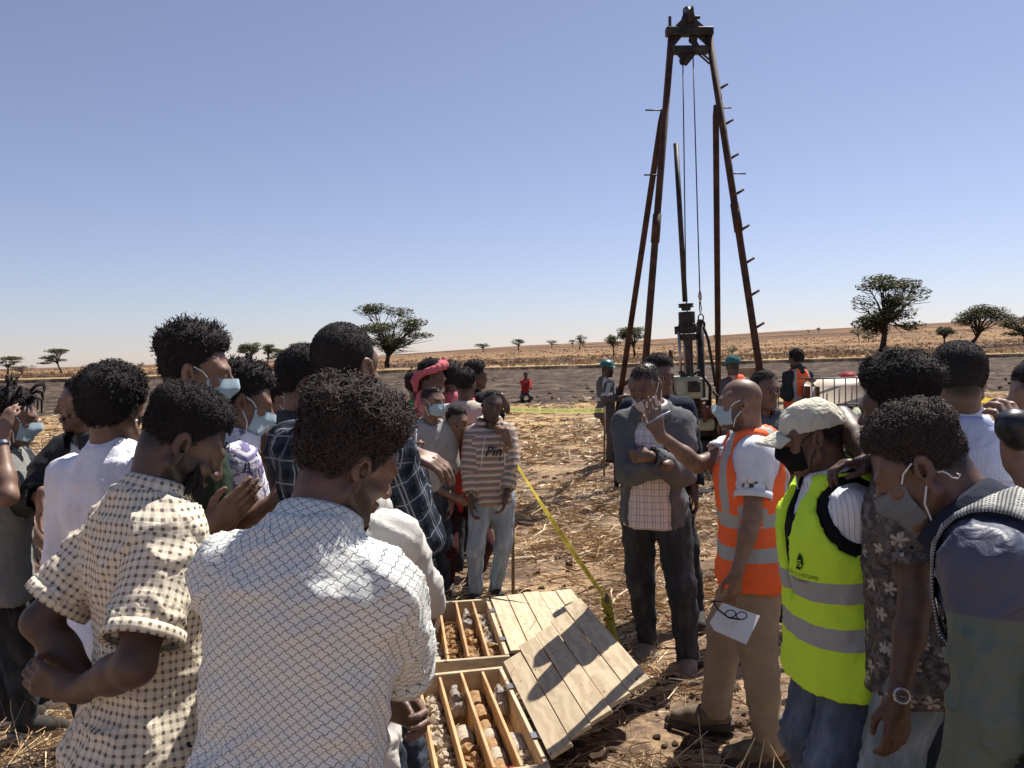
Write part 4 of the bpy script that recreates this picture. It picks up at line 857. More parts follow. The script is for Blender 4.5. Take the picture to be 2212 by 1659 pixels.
def hood(f, mat, big=1.0):
    s = f.s; F = Fld(f.neck-.24*s, f.neck+.22*s, float(np.clip(f.d*.004, .008, .02))); X, Y, Z = f.MT.T; c = f.neck
    for a0, a1 in zip(np.linspace(R(35), R(325), 12)[:-1], np.linspace(R(35), R(325), 12)[1:]):
        p = lambda a: c+s*(X*math.sin(a)*.095+Y*(math.cos(a)*.085-.01)+Z*(.005+.02*(-math.cos(a))))
        rr = lambda a: s*big*(.026+.016*max(0, -math.cos(a))); F.rc(p(a0), p(a1), rr(a0), rr(a1), .02*s)
    F.ell(c-Y*.115*s-Z*.05*s, (.10*s*big, .045*s*big, .085*s*big), f.MT, .03*s); V, Q = F.mesh(); V = wrinkle(f, V, vnormals(V, Q), .008, 5.)
    return wear(f, 'hood', (V, Q), mat, True, False, False)
def shoes(f, mat, sole, which='RL', size=1.0, high=0.0):
    s = f.s*size
    for k in which:
        d = f.ftd[k]; sd = np.cross(d, (0, 0, 1)); a = f.ank[k]; b = np.array((a[0], a[1], 0)); p = lambda y, x, z: b+s*(d*y+sd*x)+np.array((0, 0, z*s)); h = float(np.clip(f.d*.002, .006, .02)); F = Fld(b-.25*s-(0, 0, .02), b+.25*s+(0, 0, .05), h)
        F.rc(p(-.035, 0, .055), p(.09, 0, .050), .040*s, .040*s); F.rc(p(.07, .004, .045), p(.165, .006, .036), .044*s, .034*s, .03*s); F.rc(p(.02, 0, .07), p(-.005, 0, .105+high), .040*s, .044*s, .03*s); F.F = np.maximum(F.F, .018*s-F.allP()[..., 2]).astype(np.float32)
        V, Q = F.mesh(); o = link('shoe', mkmesh(V-f.root, Q, name='shoe'), mat, f.o); m = MB(); pl = [(-.082, -.020), (-.085, .018), (-.05, .037), (.03, .036), (.10, .047), (.165, .042), (.200, .020), (.203, -.008), (.18, -.034), (.10, -.042), (.02, -.035), (-.05, -.036)]
        m.prism([(x, y) for x, y in pl], b+np.array((0, 0, .0)), d*s, sd*s, (0, 0, 1.0), .030*s); m.build('sole', sole, o, 'auto', f.root)
def cap(f, mat, name='cap', brim=.085, h=.105):
    s = f.hs; M = f.Rh; c = lambda x, y, z: head_pts(f, (x, y, z)); F = Fld(f.hc-.2*s, f.hc+.25*s, float(np.clip(f.d*.0018, .004, .012))); F.ell(c(0, -.012, .034), np.array((.090, .112, h))*s, M); P = F.allP(); L = ((P-f.hc)/s)@M
    F.F = np.maximum(F.F, ((.030+.10*np.maximum(0, -L[..., 1]-.0)*-.35-L[..., 2])*s).astype(np.float32)); F.ell(c(0, -.012, .02), np.array((.083, .105, h-.02))*s, M, 0, 's')
    V, Q = F.mesh(); Ln = ((V-f.hc)/s)@M; V = V+vnormals(V, Q)*(.004*fbm(Ln*34, 2)*(1-.5*sstep(.09, .03, Ln[:, 2])))[:, None]*s; o = link(name, mkmesh(V-f.root, Q), mat, f.o)
    B = []; nu = 15
    for j, t in enumerate(np.linspace(0, 1, 7)):
        for u in np.linspace(-1, 1, nu): B.append(c(.084*u, .070+.034*math.cos(u*1.45)+t*brim*math.cos(u*1.25)**.6, .036+.012*(1-u*u)-t*.022-.016*u*u))
    B = np.array(B); i = (np.arange(6)[:, None]*nu+np.arange(nu-1)[None]).ravel(); b = link('brim', mkmesh(B-f.root, np.stack([i, i+1, i+nu+1, i+nu], 1)), mat, o); md = b.modifiers.new('thick', 'SOLIDIFY'); md.thickness = .004; md.offset = 0; return o
def helmet(f, mat):
    s = f.hs; M = f.Rh; c = lambda x, y, z: head_pts(f, (x, y, z)); F = Fld(f.hc-.24*s, f.hc+.26*s, .012); F.ell(c(0, -.012, .045), np.array((.108, .128, .115))*s, M); P = F.allP(); L = ((P-f.hc)/s)@M
    F.F = np.maximum(F.F, ((.035-L[..., 2])*s).astype(np.float32)); F.ell(c(0, .03, .040), np.array((.122, .165, .012))*s, M, .012*s); F.rc(c(0, -.10, .13), c(0, .08, .14), .016*s, .014*s, .02*s); F.ell(c(0, -.012, .028), np.array((.095, .112, .10))*s, M, 0, 's'); V, Q = F.mesh(); return link('helmet', mkmesh(relax(V, Q, 1)-f.root, Q), mat, f.o)
# ================================================================== the people
C = {}
def cc(n, c, **k): C[n] = cloth(n, None, c, **k); return C[n]
for n_, fn_ in dict(lattice=pat_lattice, gingham=pat_gingham, floral_purple=pat_floral_purple, floral_grey=pat_floral_grey, plaid=pat_plaid, stripes=pat_stripes, minicheck=pat_minicheck, pinplaid=pat_pinplaid, pinstripe=pat_pinstripe, houndstooth=pat_houndstooth).items(): C[n_] = cloth('cloth_'+n_, fn_, fold=.45)
cc('green_polo', (.024, .040, .026)); cc('white_shirt', (.80, .80, .87)); cc('black_jacket', (.016, .016, .018), rough=.6, spec=.4); cc('black_leather', (.014, .014, .016), rough=.42, spec=.5, fold=.9)
cc('grey_tee', (.24, .24, .225)); cc('white_tee', (.80, .80, .80)); cc('cream_hoodie', (.60, .57, .53)); cc('grey_sweat', (.38, .36, .335)); cc('red_polo', (.52, .060, .050)); cc('charcoal', (.05, .05, .055)); cc('pink', (.52, .14, .16))
cc('green_tee', (.10, .36, .12)); cc('coverall', (.085, .075, .078)); cc('grey_jacket', (.118, .121, .126), wr=12); cc('navy', (.020, .024, .040)); cc('tee_pale', (.68, .69, .75)); cc('khaki', (.35, .265, .18)); cc('black_vest', (.012, .012, .014)); cc('steel_jacket', (.10, .11, .125)); cc('maroon', (.045, .012, .014)); cc('dark_trouser', (.035, .035, .038)); cc('brown_knit', (.13, .085, .055))
cc('jacket_green', (.060, .078, .072), rough=.7, wr=7); cc('jacket_navy', (.035, .040, .075), rough=.42, spec=.5, fold=.9, wr=24); cc('beige_tee', (.56, .49, .40)); cc('cap_cream', (.66, .62, .49), fold=.6, wr=40); cc('dark_hoodie', (.030, .034, .036)); cc('red_sweater', (.30, .03, .035)); cc('brown_tee', (.10, .06, .05))
C['jeans_dark'] = denim('jeans_dark', (.032, .040, .055), .25); C['jeans_black'] = denim('jeans_black', (.030, .033, .039), .3); C['jeans_light'] = denim('jeans_light', (.24, .285, .34), .3); C['jeans_mid'] = denim('jeans_mid', (.085, .11, .165), .35); C['jeans_pale'] = denim('jeans_pale', (.16, .20, .225), .3)
C['vest_orange'] = vest_mat('vest_orange', (.95, .150, .045), [(.105, .165), (-.040, .020)], (.105, .027, .16)); C['vest_yellow'] = vest_mat('vest_yellow', (.62, .96, .06), [(.140, .205), (.000, .065)])
HELM = Mat('helmet_green', .35, 0, .5).color((.020, .105, .095)).m; GLOVE = cloth('work_glove', None, (.45, .38, .28))
SHOE_W = Mat('white_sneaker', .7).color((.66, .66, .68)).m; SHOE_T = vary('dusty_suede', (.24, .185, .135), .3, 20, .9); SHOE_B = vary('dusty_black_shoe', (.05, .042, .036), .4, 18, .85); SOLE_W = Mat('pale_sole', .8).color((.52, .48, .42)).m; SOLE_D = Mat('dark_sole', .85).color((.06, .05, .045)).m
METAL = Mat('steel_watch', .25, 1.0).color((.62, .60, .58)).m; GOLD = Mat('gold_ring', .25, 1.0).color((.75, .52, .22)).m
GR_L = 'students watching from the left of the core boxes'; GR_Y = 'villagers standing behind the caution tape'; GR_W = 'drill crew'; GR_R = 'students watching from the right of the core boxes'

def dress(f, top, sleeve=.55, ease=.022, hem=-.13, tr=None, tr_ease=.02, collar_m=None, name='shirt', wr=.006, seed=0., hems='RL', **k):
    wear(f, name, top_mesh(f, ease, sleeve-(.05 if .4 < sleeve <= 1 and f.d < 4.5 else 0), hem, seed=seed, wr=wr, **k), C[top] if isinstance(top, str) else top)
    if collar_m: collar(f, C[collar_m])
    if .4 < sleeve <= 1 and f.d < 4.5:
        for kk in hems: sleeve_hem(f, kk, sleeve, k.get('sl_ease', ease) or ease, C[top] if isinstance(top, str) else top)
    if tr: wear(f, 'trousers', trouser_mesh(f, tr_ease, seed=seed+2), C[tr], legs=True)
def sleeve_hem(f, kk, cut, e, mat):
    p, d = arm_pts(f, kk, cut); r = lerp(*limb_r('ua', e, f.s), cut); FM = frameM(d, f.M0[:, 0]); A = np.linspace(0, 2*math.pi, 29); prof = [(r-.004, .002), (r+.0045, .004), (r+.0055, -.010), (r+.0045, -.026), (r-.006, -.030)]; V = []; uv = []
    for a in A:
        wob = 1+.05*math.sin(2*a+cut*9)+.03*math.sin(3*a+1)
        for q, z in prof: V.append(p+FM@np.array((q*wob*math.sin(a), -q*wob*math.cos(a), z))); uv.append((a*.068, -z))
    n = len(prof); i = (np.arange(28)[:, None]*n+np.arange(n-1)[None]).ravel(); Q = np.stack([i, i+1, i+n+1, i+n], 1); link('sleeve_hem', mkmesh(np.array(V)-f.root, Q, uv=np.array(uv)[Q].reshape(-1, 2)), mat, f.o)

def p_lattice():
    f = figure((752, 1000, 1.68), 12, 12, 4, 50, 28, 6, girth=1.14, sw=1.0, nf=.035, shz=.425, arms=dict(R=dict(to=W(802, 1420, 1.96), pole=(.8, -.6, -.7), curl=.7), L=dict(to=W(838, 1530, 1.90), pole=(-1, 0, -.5), dir=(.9, -.45, -.1), palm=(-.5, -.8, 0), curl=.75)))
    person_base(f, 'man in white shirt with grey lattice pattern, back turned, arms folded', 'dark', GR_L, .9, beard=.8, fade=.9)
    dress(f, 'lattice', .97, .026, -.17, 'jeans_dark', collar_m='lattice', wr=.008, seed=1., sl_ease=.036)
    afro(f, .058, .016, .020, 5600, .0120, HAIRB, 3, 1.3, 1.0); beard_mesh(f, .016, 700, full=False)
def p_gingham():
    f = figure((395, 958, 2.0), 46, 5, -2, 62, 36, 0, girth=.97, sw=.93, nf=.01, arms=dict(R=dict(to=W(165, 1490, 1.80), pole=(.5, -1, -.6), dir=(-.9, .1, .25), palm=(.2, 1, 0), curl=.55), L=dict(to=W(225, 1525, 1.92), pole=(-1, -.4, -.5), dir=(1, -.25, .1), palm=(0, 1, 0), curl=.5)))
    person_base(f, 'bearded man in cream checked shirt, head bowed, hands clasped behind his back', 'deep', GR_L, .8, beard=.9, fade=.9)
    dress(f, 'gingham', .82, .030, -.24, 'dark_trouser', collar_m='gingham', seed=2., sl_ease=.036, wr=.009, flare=.22)
    wear(f, 'undershirt', top_mesh(f, .018, .3, -.265, wr=.003, armhole=.09, flare=.18), C['white_tee'])
    afro(f, .034, .006, .008, 5200, .006, None, 5, 1.0, .35); beard_mesh(f, .034)
def p_tall_green():
    f = figure((425, 806, 2.75), 62, 4, 0, 78, 10, 0, arms=dict(R=dict(to=W(452, 1140, 2.52), pole=(-.6, -.5, -.8), dir=(.75, .1, .62), palm=(-.3, 1, .2), curl=.15), L=dict(to=W(520, 1085, 2.65), pole=(0, 1, -1), dir=(-.75, -.25, -.5), palm=(-.2, -1, 0), curl=.2)))
    person_base(f, 'tallest man, dark green polo and blue face mask, spiky twists, hands clasped', 'mid', GR_L, .62, fade=.8)
    dress(f, 'green_polo', .66, .024, -.15, 'jeans_black', collar_m='green_polo', seed=3.)
    afro(f, .050, .010, .014, 2600, .006, None, 7, 1.3, .6, tw=.7); face_mask(f); 
    m = MB(); w = f.wri['R']+nz(f.hand['R'][0])*.085; m.lathe([(.010, -.004), (.0125, -.004), (.0125, .004), (.010, .004)], w+np.array((0, 0, .012)), frameM(f.hand['R'][0]), 12); m.build('ring', GOLD, f.o)
def p_purple():
    f = figure((527, 868, 3.1), 58, 5, 0, 70, 20, 0, arms=dict(R=dict(to=W(590, 1085, 2.9), pole=(-.5, -.3, -1), curl=.4), L=dict(to=W(600, 1110, 3.2), curl=.4)))
    person_base(f, 'man in purple and white patterned shirt, blue mask, short spiky hair', 'mid', GR_L, .7, fade=.85)
    dress(f, 'floral_purple', .72, .028, -.15, 'jeans_dark', collar_m='floral_purple', seed=4.)
    afro(f, .048, .008, .010, 1900, .005, None, 9, 1.4, .5, tw=.6); face_mask(f, drop=.6)
def p_white_afro():
    f = figure((248, 885, 2.8), 15, 4, 0, 10, 6, 0, girth=.95)
    person_base(f, 'person in white long-sleeved shirt with round afro and pearl earring, back turned', 'mid', GR_L, 1.95, fade=1.)
    dress(f, 'white_shirt', 1.95, .024, -.18, 'dark_trouser', seed=5.); collar(f, C['white_shirt'], .045, .064, .4)
    afro(f, .050, .034, .036, 2900, .007, None, 11, 1.3, .35)
    m = MB(); m.lathe([(.001, -.006), (.005, -.003), (.006, 0), (.005, .003), (.001, .006)], head_pts(f, (.086, -.004, -.040)), None, 8); m.build('earring', Mat('pearl', .2, 0, .6).color((.75, .73, .7)).m, f.o)
def p_black_jacket():
    f = figure((180, 872, 3.7), 200, 2, 0, 252, 4, 0, arms=dict(R=dict(to=W(92, 1072, 3.45), pole=(-1, .4, -.5), dir=(-.1, -.05, -1), palm=(1, .3, 0), curl=.3)))
    person_base(f, 'man in black jacket over white tee, looking left, behind white-shirted afro', 'warm', GR_L, 1.93, beard=.6, fade=.9)
    wear(f, 'tee', top_mesh(f, .016, .4, -.13, wr=.003), C['white_tee']); dress(f, 'black_jacket', 1.93, .036, -.14, 'dark_trouser', name='jacket', seed=6., front_open=((-.2, .5), (.10, .03)), neck=.075); collar(f, C['black_jacket'], .04, .076, .5)
    short_hair(f, .016, 13); beard_mesh(f, .006, 300); eyes(f)
def p_dreads():
    f = figure((26, 902, 3.65), 72, 6, 0, 66, 14, 0, feet=dict(R=(*G(62, 1588)[:2], 0, 4), L=(*G(5, 1560)[:2], 0, 4)), arms=dict(R=dict(to=W(3, 955, 3.40), pole=(.5, -.6, -1), dir=(.15, .25, 1), palm=(.3, 1, 0), curl=.3), L=dict(to=W(110, 1190, 3.85), pole=(-.3, .5, -1), curl=.3)))
    person_base(f, 'man with short dreadlocks, blue mask and grey tee, hand at his ear', 'mid', GR_L, .6, fade=.9)
    dress(f, 'grey_tee', .62, .030, -.17, 'jeans_black', tr_ease=.02, seed=7., flare=.22)
    afro(f, .030, .024, .030, 900, .006, None, 15, 1.2, .3); face_mask(f); r = np.random.default_rng(3); m = MB()
    for i in range(46):
        L, n = scalp_sample(f, 1, r); L, n = L[0], n[0]; ln = r.uniform(.07, .13); o = n*ln+np.array((0, .02, 0))
        p = [L, L+o*.45+np.array((0, 0, .012)), L+o*.85+np.array((0, 0, -.02)), L+o+np.array((0, 0, -.06-.03*r.random()))]; m.tube([head_pts(f, x) for x in p], [.007, .0068, .006, .003], 6)
    m.build('dreadlocks', HAIR, f.o, True)
    m = MB(); d = nz(f.wri['R']-f.elb['R']); m.lathe([(.030, -.008), (.033, -.008), (.033, .008), (.030, .008)], f.wri['R']-d*.01, frameM(d), 16); m.build('bracelet', METAL, f.o); shoes(f, SHOE_B, SOLE_W)
def p_leather():
    f = figure((38, 905, 4.25), 60, 4, 0, 70, 10, 0, sw=1.05, feet=dict(R=(*G(93, 1538)[:2], 0, 2)))
    person_base(f, 'person in black leather jacket and white sneakers behind the dreadlocked man', 'dark', GR_L, 1.95, fade=1.)
    dress(f, 'black_leather', 1.93, .036, -.12, 'dark_trouser', name='jacket', tr_ease=.022, seed=8., wr=.010); short_hair(f, .012, 17); shoes(f, SHOE_W, SOLE_W)
def p_small_mask():
    f = figure((612, 862, 4.7), 85, 4, 0, 88, 8, 0); person_base(f, 'man with blue mask seen small between patterned shirt and navy plaid', 'mid', GR_L, .6, fade=.9); dress(f, 'brown_knit', .6, .024, -.12, 'dark_trouser', seed=9.); afro(f, .024, .010, .012, None, .005, None, 19); face_mask(f)
def p_dark_curls():
    f = figure((664, 826, 3.5), 68, 4, 0, 75, 8, 0); person_base(f, 'person with black curls, hidden behind the man in navy plaid', 'dark', GR_L, 1.9, fade=1.); dress(f, 'charcoal', 1.9, .026, -.13, 'jeans_dark', seed=10.); afro(f, .040, .028, .03, 1500, .007, None, 21)
def p_plaid():
    f = figure((745, 797, 2.5), 30, 4, 0, 22, 6, 0, girth=1.02, sw=1.04, arms=dict(R=dict(to=W(872, 975, 2.60), pole=(.2, -.4, -1), dir=(.85, .05, -.35), palm=(-.2, .4, -1), curl=.35), L=dict(to=W(872, 1020, 2.85), pole=(0, .3, -1), dir=(.45, .1, -.9), palm=(-1, 0, -.3), curl=.2)))
    person_base(f, 'short-haired tall man in navy plaid shirt, ringed hand stretched out', 'mid', GR_L, 1.75, fade=1.); dress(f, 'plaid', 1.75, .030, -.15, 'jeans_dark', seed=12., wr=.008); collar(f, cloth('plaid_pale_collar', None, (.20, .21, .22)), .04, .068, .5); short_hair(f, .013, 23, n=4000)
    m = MB(); h = f.hand['R'][0]; m.box(f.wri['R']+h*.105+np.array((0, -.004, .014)), (.012, .016, .012), bev=.003); m.build('ring', GOLD, f.o)
def p_hoodie():
    f = figure((772, 985, 2.15), 16, 14, 0, 30, 25, 0, sw=.97, girth=1.0, arms=dict(R=dict(to=W(938, 1332, 2.55), pole=(.35, -1, -.1), dir=(.12, .35, -1), palm=(-1, .2, 0), curl=.5), L=dict(to=W(640, 1330, 2.4))))
    person_base(f, 'person in cream hoodie, back turned, between lattice shirt and core boxes', 'dark', GR_L, 1.95, fade=1.)
    dress(f, 'cream_hoodie', 1.92, .030, -.12, 'jeans_dark', name='hoodie', seed=11., sl_ease=.026, wr=.009); hood(f, C['cream_hoodie'], 1.05); short_hair(f, .013, 23, n=4200)
def p_sweat():
    f = figure((935, 868, 5.8), 162, 1, -6, 132, 6, 0, girth=.88, sw=.9, feet=dict(R=(*G(928, 1300)[:2], 0, 6), L=(*G(957, 1288)[:2], 0, 6)), arms=dict(R=dict(to=W(893, 985, 5.5), pole=(-1, 0, -1), dir=(.25, -.2, 1), palm=(.8, -.4, 0), curl=.75), L=dict(to=W(975, 1085, 5.75), pole=(1, .6, -.3))))
    person_base(f, 'youth in light grey sweatshirt and blue mask holding up a pen', 'mid', GR_Y, 1.3, fade=.9); dress(f, 'grey_sweat', 1.3, .030, -.05, 'jeans_dark', name='sweatshirt', seed=13.)
    wear(f, 'waistband', top_mesh(f, .026, .1, -.085, wr=.002, armhole=.12), C['charcoal']); short_hair(f, .010, 27); face_mask(f); shoes(f, SHOE_B, SOLE_D)
    m = MB(); p = f.wri['R']+f.hand['R'][0]*.10*f.s; t_ = nz((.05, -.1, 1)); m.tube([p-t_*.05, p+t_*.08], .006, 8); m.tube([p+t_*.08, p+t_*.10], .008, 8); o = m.build('pen', Mat('white_pen', .4).color((.7, .7, .7)).m, None, True); tag(o, 'white-topped pen held up by the youth in grey sweatshirt', 'pen')
def p_red():
    f = figure((987, 914, 5.87), 160, 22, 6, 158, 14, 4, girth=.86, sw=.92, H=1.62, crouch=.15, arms=dict(L=dict(to=W(1095, 934, 5.60), pole=(.15, .25, 1), dir=(.02, -.15, -1), palm=(-.3, 1, 0), curl=.5), R=dict(to=W(985, 1075, 5.7), pole=(-1, 0, -.5), curl=.4)))
    person_base(f, 'youth in red polo, arm around the youth in striped hoodie', 'mid', GR_Y, dict(R=.7, L=.85), fade=.9); wear(f, 'polo_shirt', top_mesh(f, .026, .9, -.12, seed=14.), C['red_polo']); wear(f, 'trousers', trouser_mesh(f, .018), C['maroon'], legs=True); collar(f, C['red_polo'], .03, .064, .5); short_hair(f, .016, 29); eyes(f); shoes(f, SHOE_B, SOLE_D)
def p_striped():
    f = figure((1062, 876, 5.76), 172, -2, 0, 166, 4, -8, girth=.86, sw=.88, feet=dict(R=(*G(1026, 1302)[:2], 0, 8), L=(*G(1070, 1292)[:2], 0, 14)), arms=dict(R=dict(to=W(1018, 1085, 5.62), pole=(-1, .3, -.2), curl=.6), L=dict(to=W(1092, 1075, 5.6), pole=(1, .5, 0), curl=.6)))
    person_base(f, 'youth in beige striped hoodie and pale jeans, smiling, hands at his pockets', 'deep', GR_Y, 1.9, beard=.5, fade=.9); dress(f, 'stripes', 1.9, .032, -.13, 'jeans_light', name='hoodie', seed=15., vee=.04); hood(f, C['stripes'], .8); short_hair(f, .009, 31); eyes(f); shoes(f, SHOE_B, SOLE_W)
    txt('Pin', f, (.0, .31), .11, C['charcoal'], True); txt('8', f, (-.055, .245), .04, C['charcoal'])
    m = MB()
    for x0, x1 in ((.085, .095), (-.095, -.085)): m.tube([f.pel+f.s*(f.MT@np.array((x0*.6, .125, .44))), f.pel+f.s*(f.MT@np.array((x0, .152, .33))), f.pel+f.s*(f.MT@np.array((x1*1.05, .150, .20)))], .003, 5)
    m.build('drawstring', C['white_tee'], f.o, True)
def txt(s_, f, at, size, mat, italic=False):
    """printed lettering wrapped on the chest of figure f; at = (local right, height) of the text centre; reads left to right for the viewer in front"""
    cu = bpy.data.curves.new('lettering', 'FONT'); cu.body = s_; cu.size = size; cu.align_x = 'CENTER'; cu.align_y = 'CENTER'; cu.resolution_u = 3
    if italic: cu.shear = .35; cu.offset = .002
    o = bpy.data.objects.new('lettering', cu); me = bpy.data.meshes.new_from_object(o); bpy.data.objects.remove(o); n = len(me.vertices); co = np.zeros(n*3, np.float32); me.vertices.foreach_get('co', co); co = co.reshape(-1, 3)
    import bmesh as _b
    bm = _b.new(); bm.from_mesh(me); _b.ops.subdivide_edges(bm, edges=[e for e in bm.edges if e.calc_length() > size*.12], cuts=1); bm.to_mesh(me); bm.free()
    n = len(me.vertices); co = np.zeros(n*3, np.float32); me.vertices.foreach_get('co', co); co = co.reshape(-1, 3); x = at[0]-co[:, 0]; z = at[1]+co[:, 1]
    sh = f.torso_bvh; out = np.zeros((n, 3))
    for i in range(n):
        p = f.pel+f.s*(f.MT@np.array((x[i], .40, z[i]))); d = -f.MT[:, 1]; hit = sh.ray_cast(Vector(p), Vector(d)); out[i] = (np.array(hit[0])-d*.0045) if hit[0] is not None else p+d*.27*f.s
    me.vertices.foreach_set('co', (out-f.root).astype(np.float32).ravel()); return link('lettering', me, mat, f.o)
_wear0 = wear
def wear(f, name, VQ, mat, *a, **k):
    from mathutils.bvhtree import BVHTree
    if name in ('hoodie', 'vest', 'vest_front'): f.torso_bvh = BVHTree.FromPolygons(VQ[0].tolist(), VQ[1].tolist())
    return _wear0(f, name, VQ, mat, *a, **k)
def p_scarf():
    f = figure((934, 812, 7.0), 70, 2, 0, 78, 4, 0); person_base(f, 'person with pink scarf tied around the head', 'deep', GR_Y, .6, fade=.9); dress(f, 'pink', .7, .03, -.1, 'dark_trouser', seed=16.); afro(f, .040, .02, .02, None, .007, None, 33)
    s = f.hs; F = Fld(f.hc-.2*s, f.hc+.22*s, .012); c = lambda *p: head_pts(f, p); ring = [c(.098*math.sin(a), .118*math.cos(a)-.01, .055+.045*math.cos(a)) for a in np.linspace(0, 2*math.pi, 17)]
    for a, b in zip(ring[:-1], ring[1:]): F.rc(a, b, .028*s, .028*s, .02*s)
    F.ell(c(0, .05, .10), np.array((.075, .06, .045))*s, f.Rh, .03*s)
    F.rc(c(0, .08, .10), c(0, .10, .15), .03*s, .02*s, .02*s); F.rc(c(.02, -.11, .02), c(.03, -.15, -.04), .03*s, .035*s, .02*s); F.rc(c(.03, -.15, -.04), c(.02, -.14, -.13), .035*s, .02*s, .02*s); V, Q = F.mesh(); V = V+vnormals(V, Q)*(.008*fbm(V*40, 2))[:, None]; _wear0(f, 'headscarf', (V, Q), C['pink'], False)
def p_back(head, lab, top, hair, yaw=10, hy=10, skin='deep', seed=1, tr='dark_trouser', arms=None, sleeve=.6, group=GR_Y, hp=4):
    f = figure(head, yaw, 3, 0, hy, hp, 0, arms=arms); person_base(f, lab, skin, group, sleeve, fade=.95); dress(f, top, sleeve, .026, -.12, tr, seed=seed*1.0); afro(f, hair[0], hair[1], None, None, .007, None, seed+40); return f
def p_squat():
    f = figure((1136, 822, 30.0), 175, 24, 0, 180, 6, 0, crouch=.52, H=1.7, arms=dict(R=dict(to=W(1139, 822, 29.7), pole=(-.3, -1, -1)), L=dict(to=W(1144, 846, 29.6), pole=(1, -1, -.5))))
    person_base(f, 'man in red sweater squatting alone at the edge of the ploughed field', 'deep', None, 1.9, fade=.9); dress(f, 'red_sweater', 1.9, .03, -.08, 'coverall', seed=19.); short_hair(f, .01, 55)
def p_worker():
    f = figure((1312, 797, 12.8), 72, 3, 0, 82, 8, 0, arms=dict(R=dict(to=W(1342, 858, 12.5), pole=(-.6, -.4, -1)), L=dict(to=W(1348, 832, 12.8), pole=(0, 0, -1))), feet=dict(R=(*G(1318, 1002)[:2], 0, 4), L=(*G(1330, 996)[:2], 0, 4)))
    person_base(f, 'drill worker in green helmet and grey coverall with white reflective straps', 'deep', GR_W, 1.9, fade=.9)
    mt = vest_mat('coverall_reflective', (.085, .075, .078), [(.13, .185)], (.13, .03, .13)); dress(f, mt, 1.9, .04, -.16, None, name='coverall_top', seed=20.); wear(f, 'trousers', trouser_mesh(f, .03, seed=4), C['coverall'], legs=True); helmet(f, HELM); beard_mesh(f, .01, 200); shoes(f, SHOE_B, SOLE_D, size=1.1)
def p_worker2():
    f = figure((1583, 792, 10.6), -20, 4, 0, -25, 10, 0); person_base(f, 'drill worker in green helmet behind the bald man, mostly hidden', 'deep', GR_W, 1.9, fade=.9); dress(f, 'coverall', 1.9, .03, -.1, 'coverall', seed=21.); wear(f, 'vest', top_mesh(f, .045, .1, -.12, armhole=.11, seed=21.), C['vest_orange']); helmet(f, HELM)
def p_worker3():
    f = figure((1719, 776, 11.2), -14, 2, 0, -24, 4, 0, arms=dict(L=dict(to=W(1668, 838, 11.0), pole=(-.4, -.4, -1)), R=dict(to=W(1674, 842, 11.3), pole=(.6, .2, -1))))
    person_base(f, 'drill worker in orange reflective vest over dark hoodie, by the water tanks', 'deep', GR_W, 1.88, fade=.9); dress(f, 'dark_hoodie', 1.9, .028, -.12, 'dark_trouser', name='hoodie', seed=22.); wear(f, 'vest', top_mesh(f, .042, .1, -.14, armhole=.10, seed=22.), C['vest_orange']); hood(f, C['dark_hoodie'], .62); afro(f, .03, .018, .02, None, .007, None, 57)
    m = MB()
    for k in 'RL': m.tube([f.wri[k]-f.hand[k][0]*.03, f.wri[k]+f.hand[k][0]*.05, f.wri[k]+f.hand[k][0]*.17], [.05, .052, .035], 10)
    m.build('work_gloves', GLOVE, f.o, True)
def p_grey_jacket():
    f = figure((1396, 832, 4.32), 196, 2, 0, 220, 30, 0, H=1.76, girth=.92, sw=.95, nf=.03, feet=dict(R=(*G(1402, 1418)[:2], 0, 10), L=(*G(1488, 1452)[:2], 0, 2)), arms=dict(R=dict(to=W(1440, 1005, 4.10), pole=(-.35, -.1, -1), dir=(.7, .75, 0), palm=(-.6, .7, 0), curl=.4), L=dict(to=W(1400, 985, 4.10), pole=(.35, -.1, -1), dir=(-.6, .8, -.1), palm=(.6, .7, 0), curl=.4)))
    person_base(f, 'man in grey jacket and white checked shirt, arms folded, looking down, white mask', 'dark', 'guides explaining the cores', 1.95, fade=.85)
    wear(f, 'shirt', top_mesh(f, .030, .1, -.115, wr=.004, seed=23., armhole=.11), C['pinplaid']); collar(f, C['pinplaid'], .04, .066, .6)
    dress(f, 'grey_jacket', 1.95, .042, -.105, 'jeans_black', tr_ease=.022, name='jacket', seed=24., wr=.010, front_open=((-.2, .1, .3, .5), (.120, .105, .085, .05), .015), neck=.078, sl_ease=.032); collar(f, C['grey_jacket'], .035, .082, .7)
    short_hair(f, .0035, 59); face_mask(f, MASKW, drop=.8, dz=-.012); shoes(f, SHOE_T, SOLE_W, size=1.08)
    m = MB(); c = f.pel+f.s*(f.MT@np.array((-.085, .165, .30))); m.box(c, (.035, .02, .045), f.MT, .006); m.build('blue_pen_cap', Mat('blue_plastic', .4).color((.01, .03, .35)).m, f.o)
def p_behind_jacket():
    f = figure((1424, 812, 5.3), 185, 2, 0, 150, 10, 0, sw=1.05, feet=dict(L=(*G(1505, 1345)[:2], 0, 4))); person_base(f, 'person in navy jacket hidden behind the man in grey jacket', 'dark', None, 1.9, fade=1.); dress(f, 'navy', 1.9, .04, -.14, 'dark_trouser', name='jacket', seed=25.); afro(f, .03, .022, .022, None, .006, None, 61); eyes(f); shoes(f, SHOE_B, SOLE_D)
    f.sh
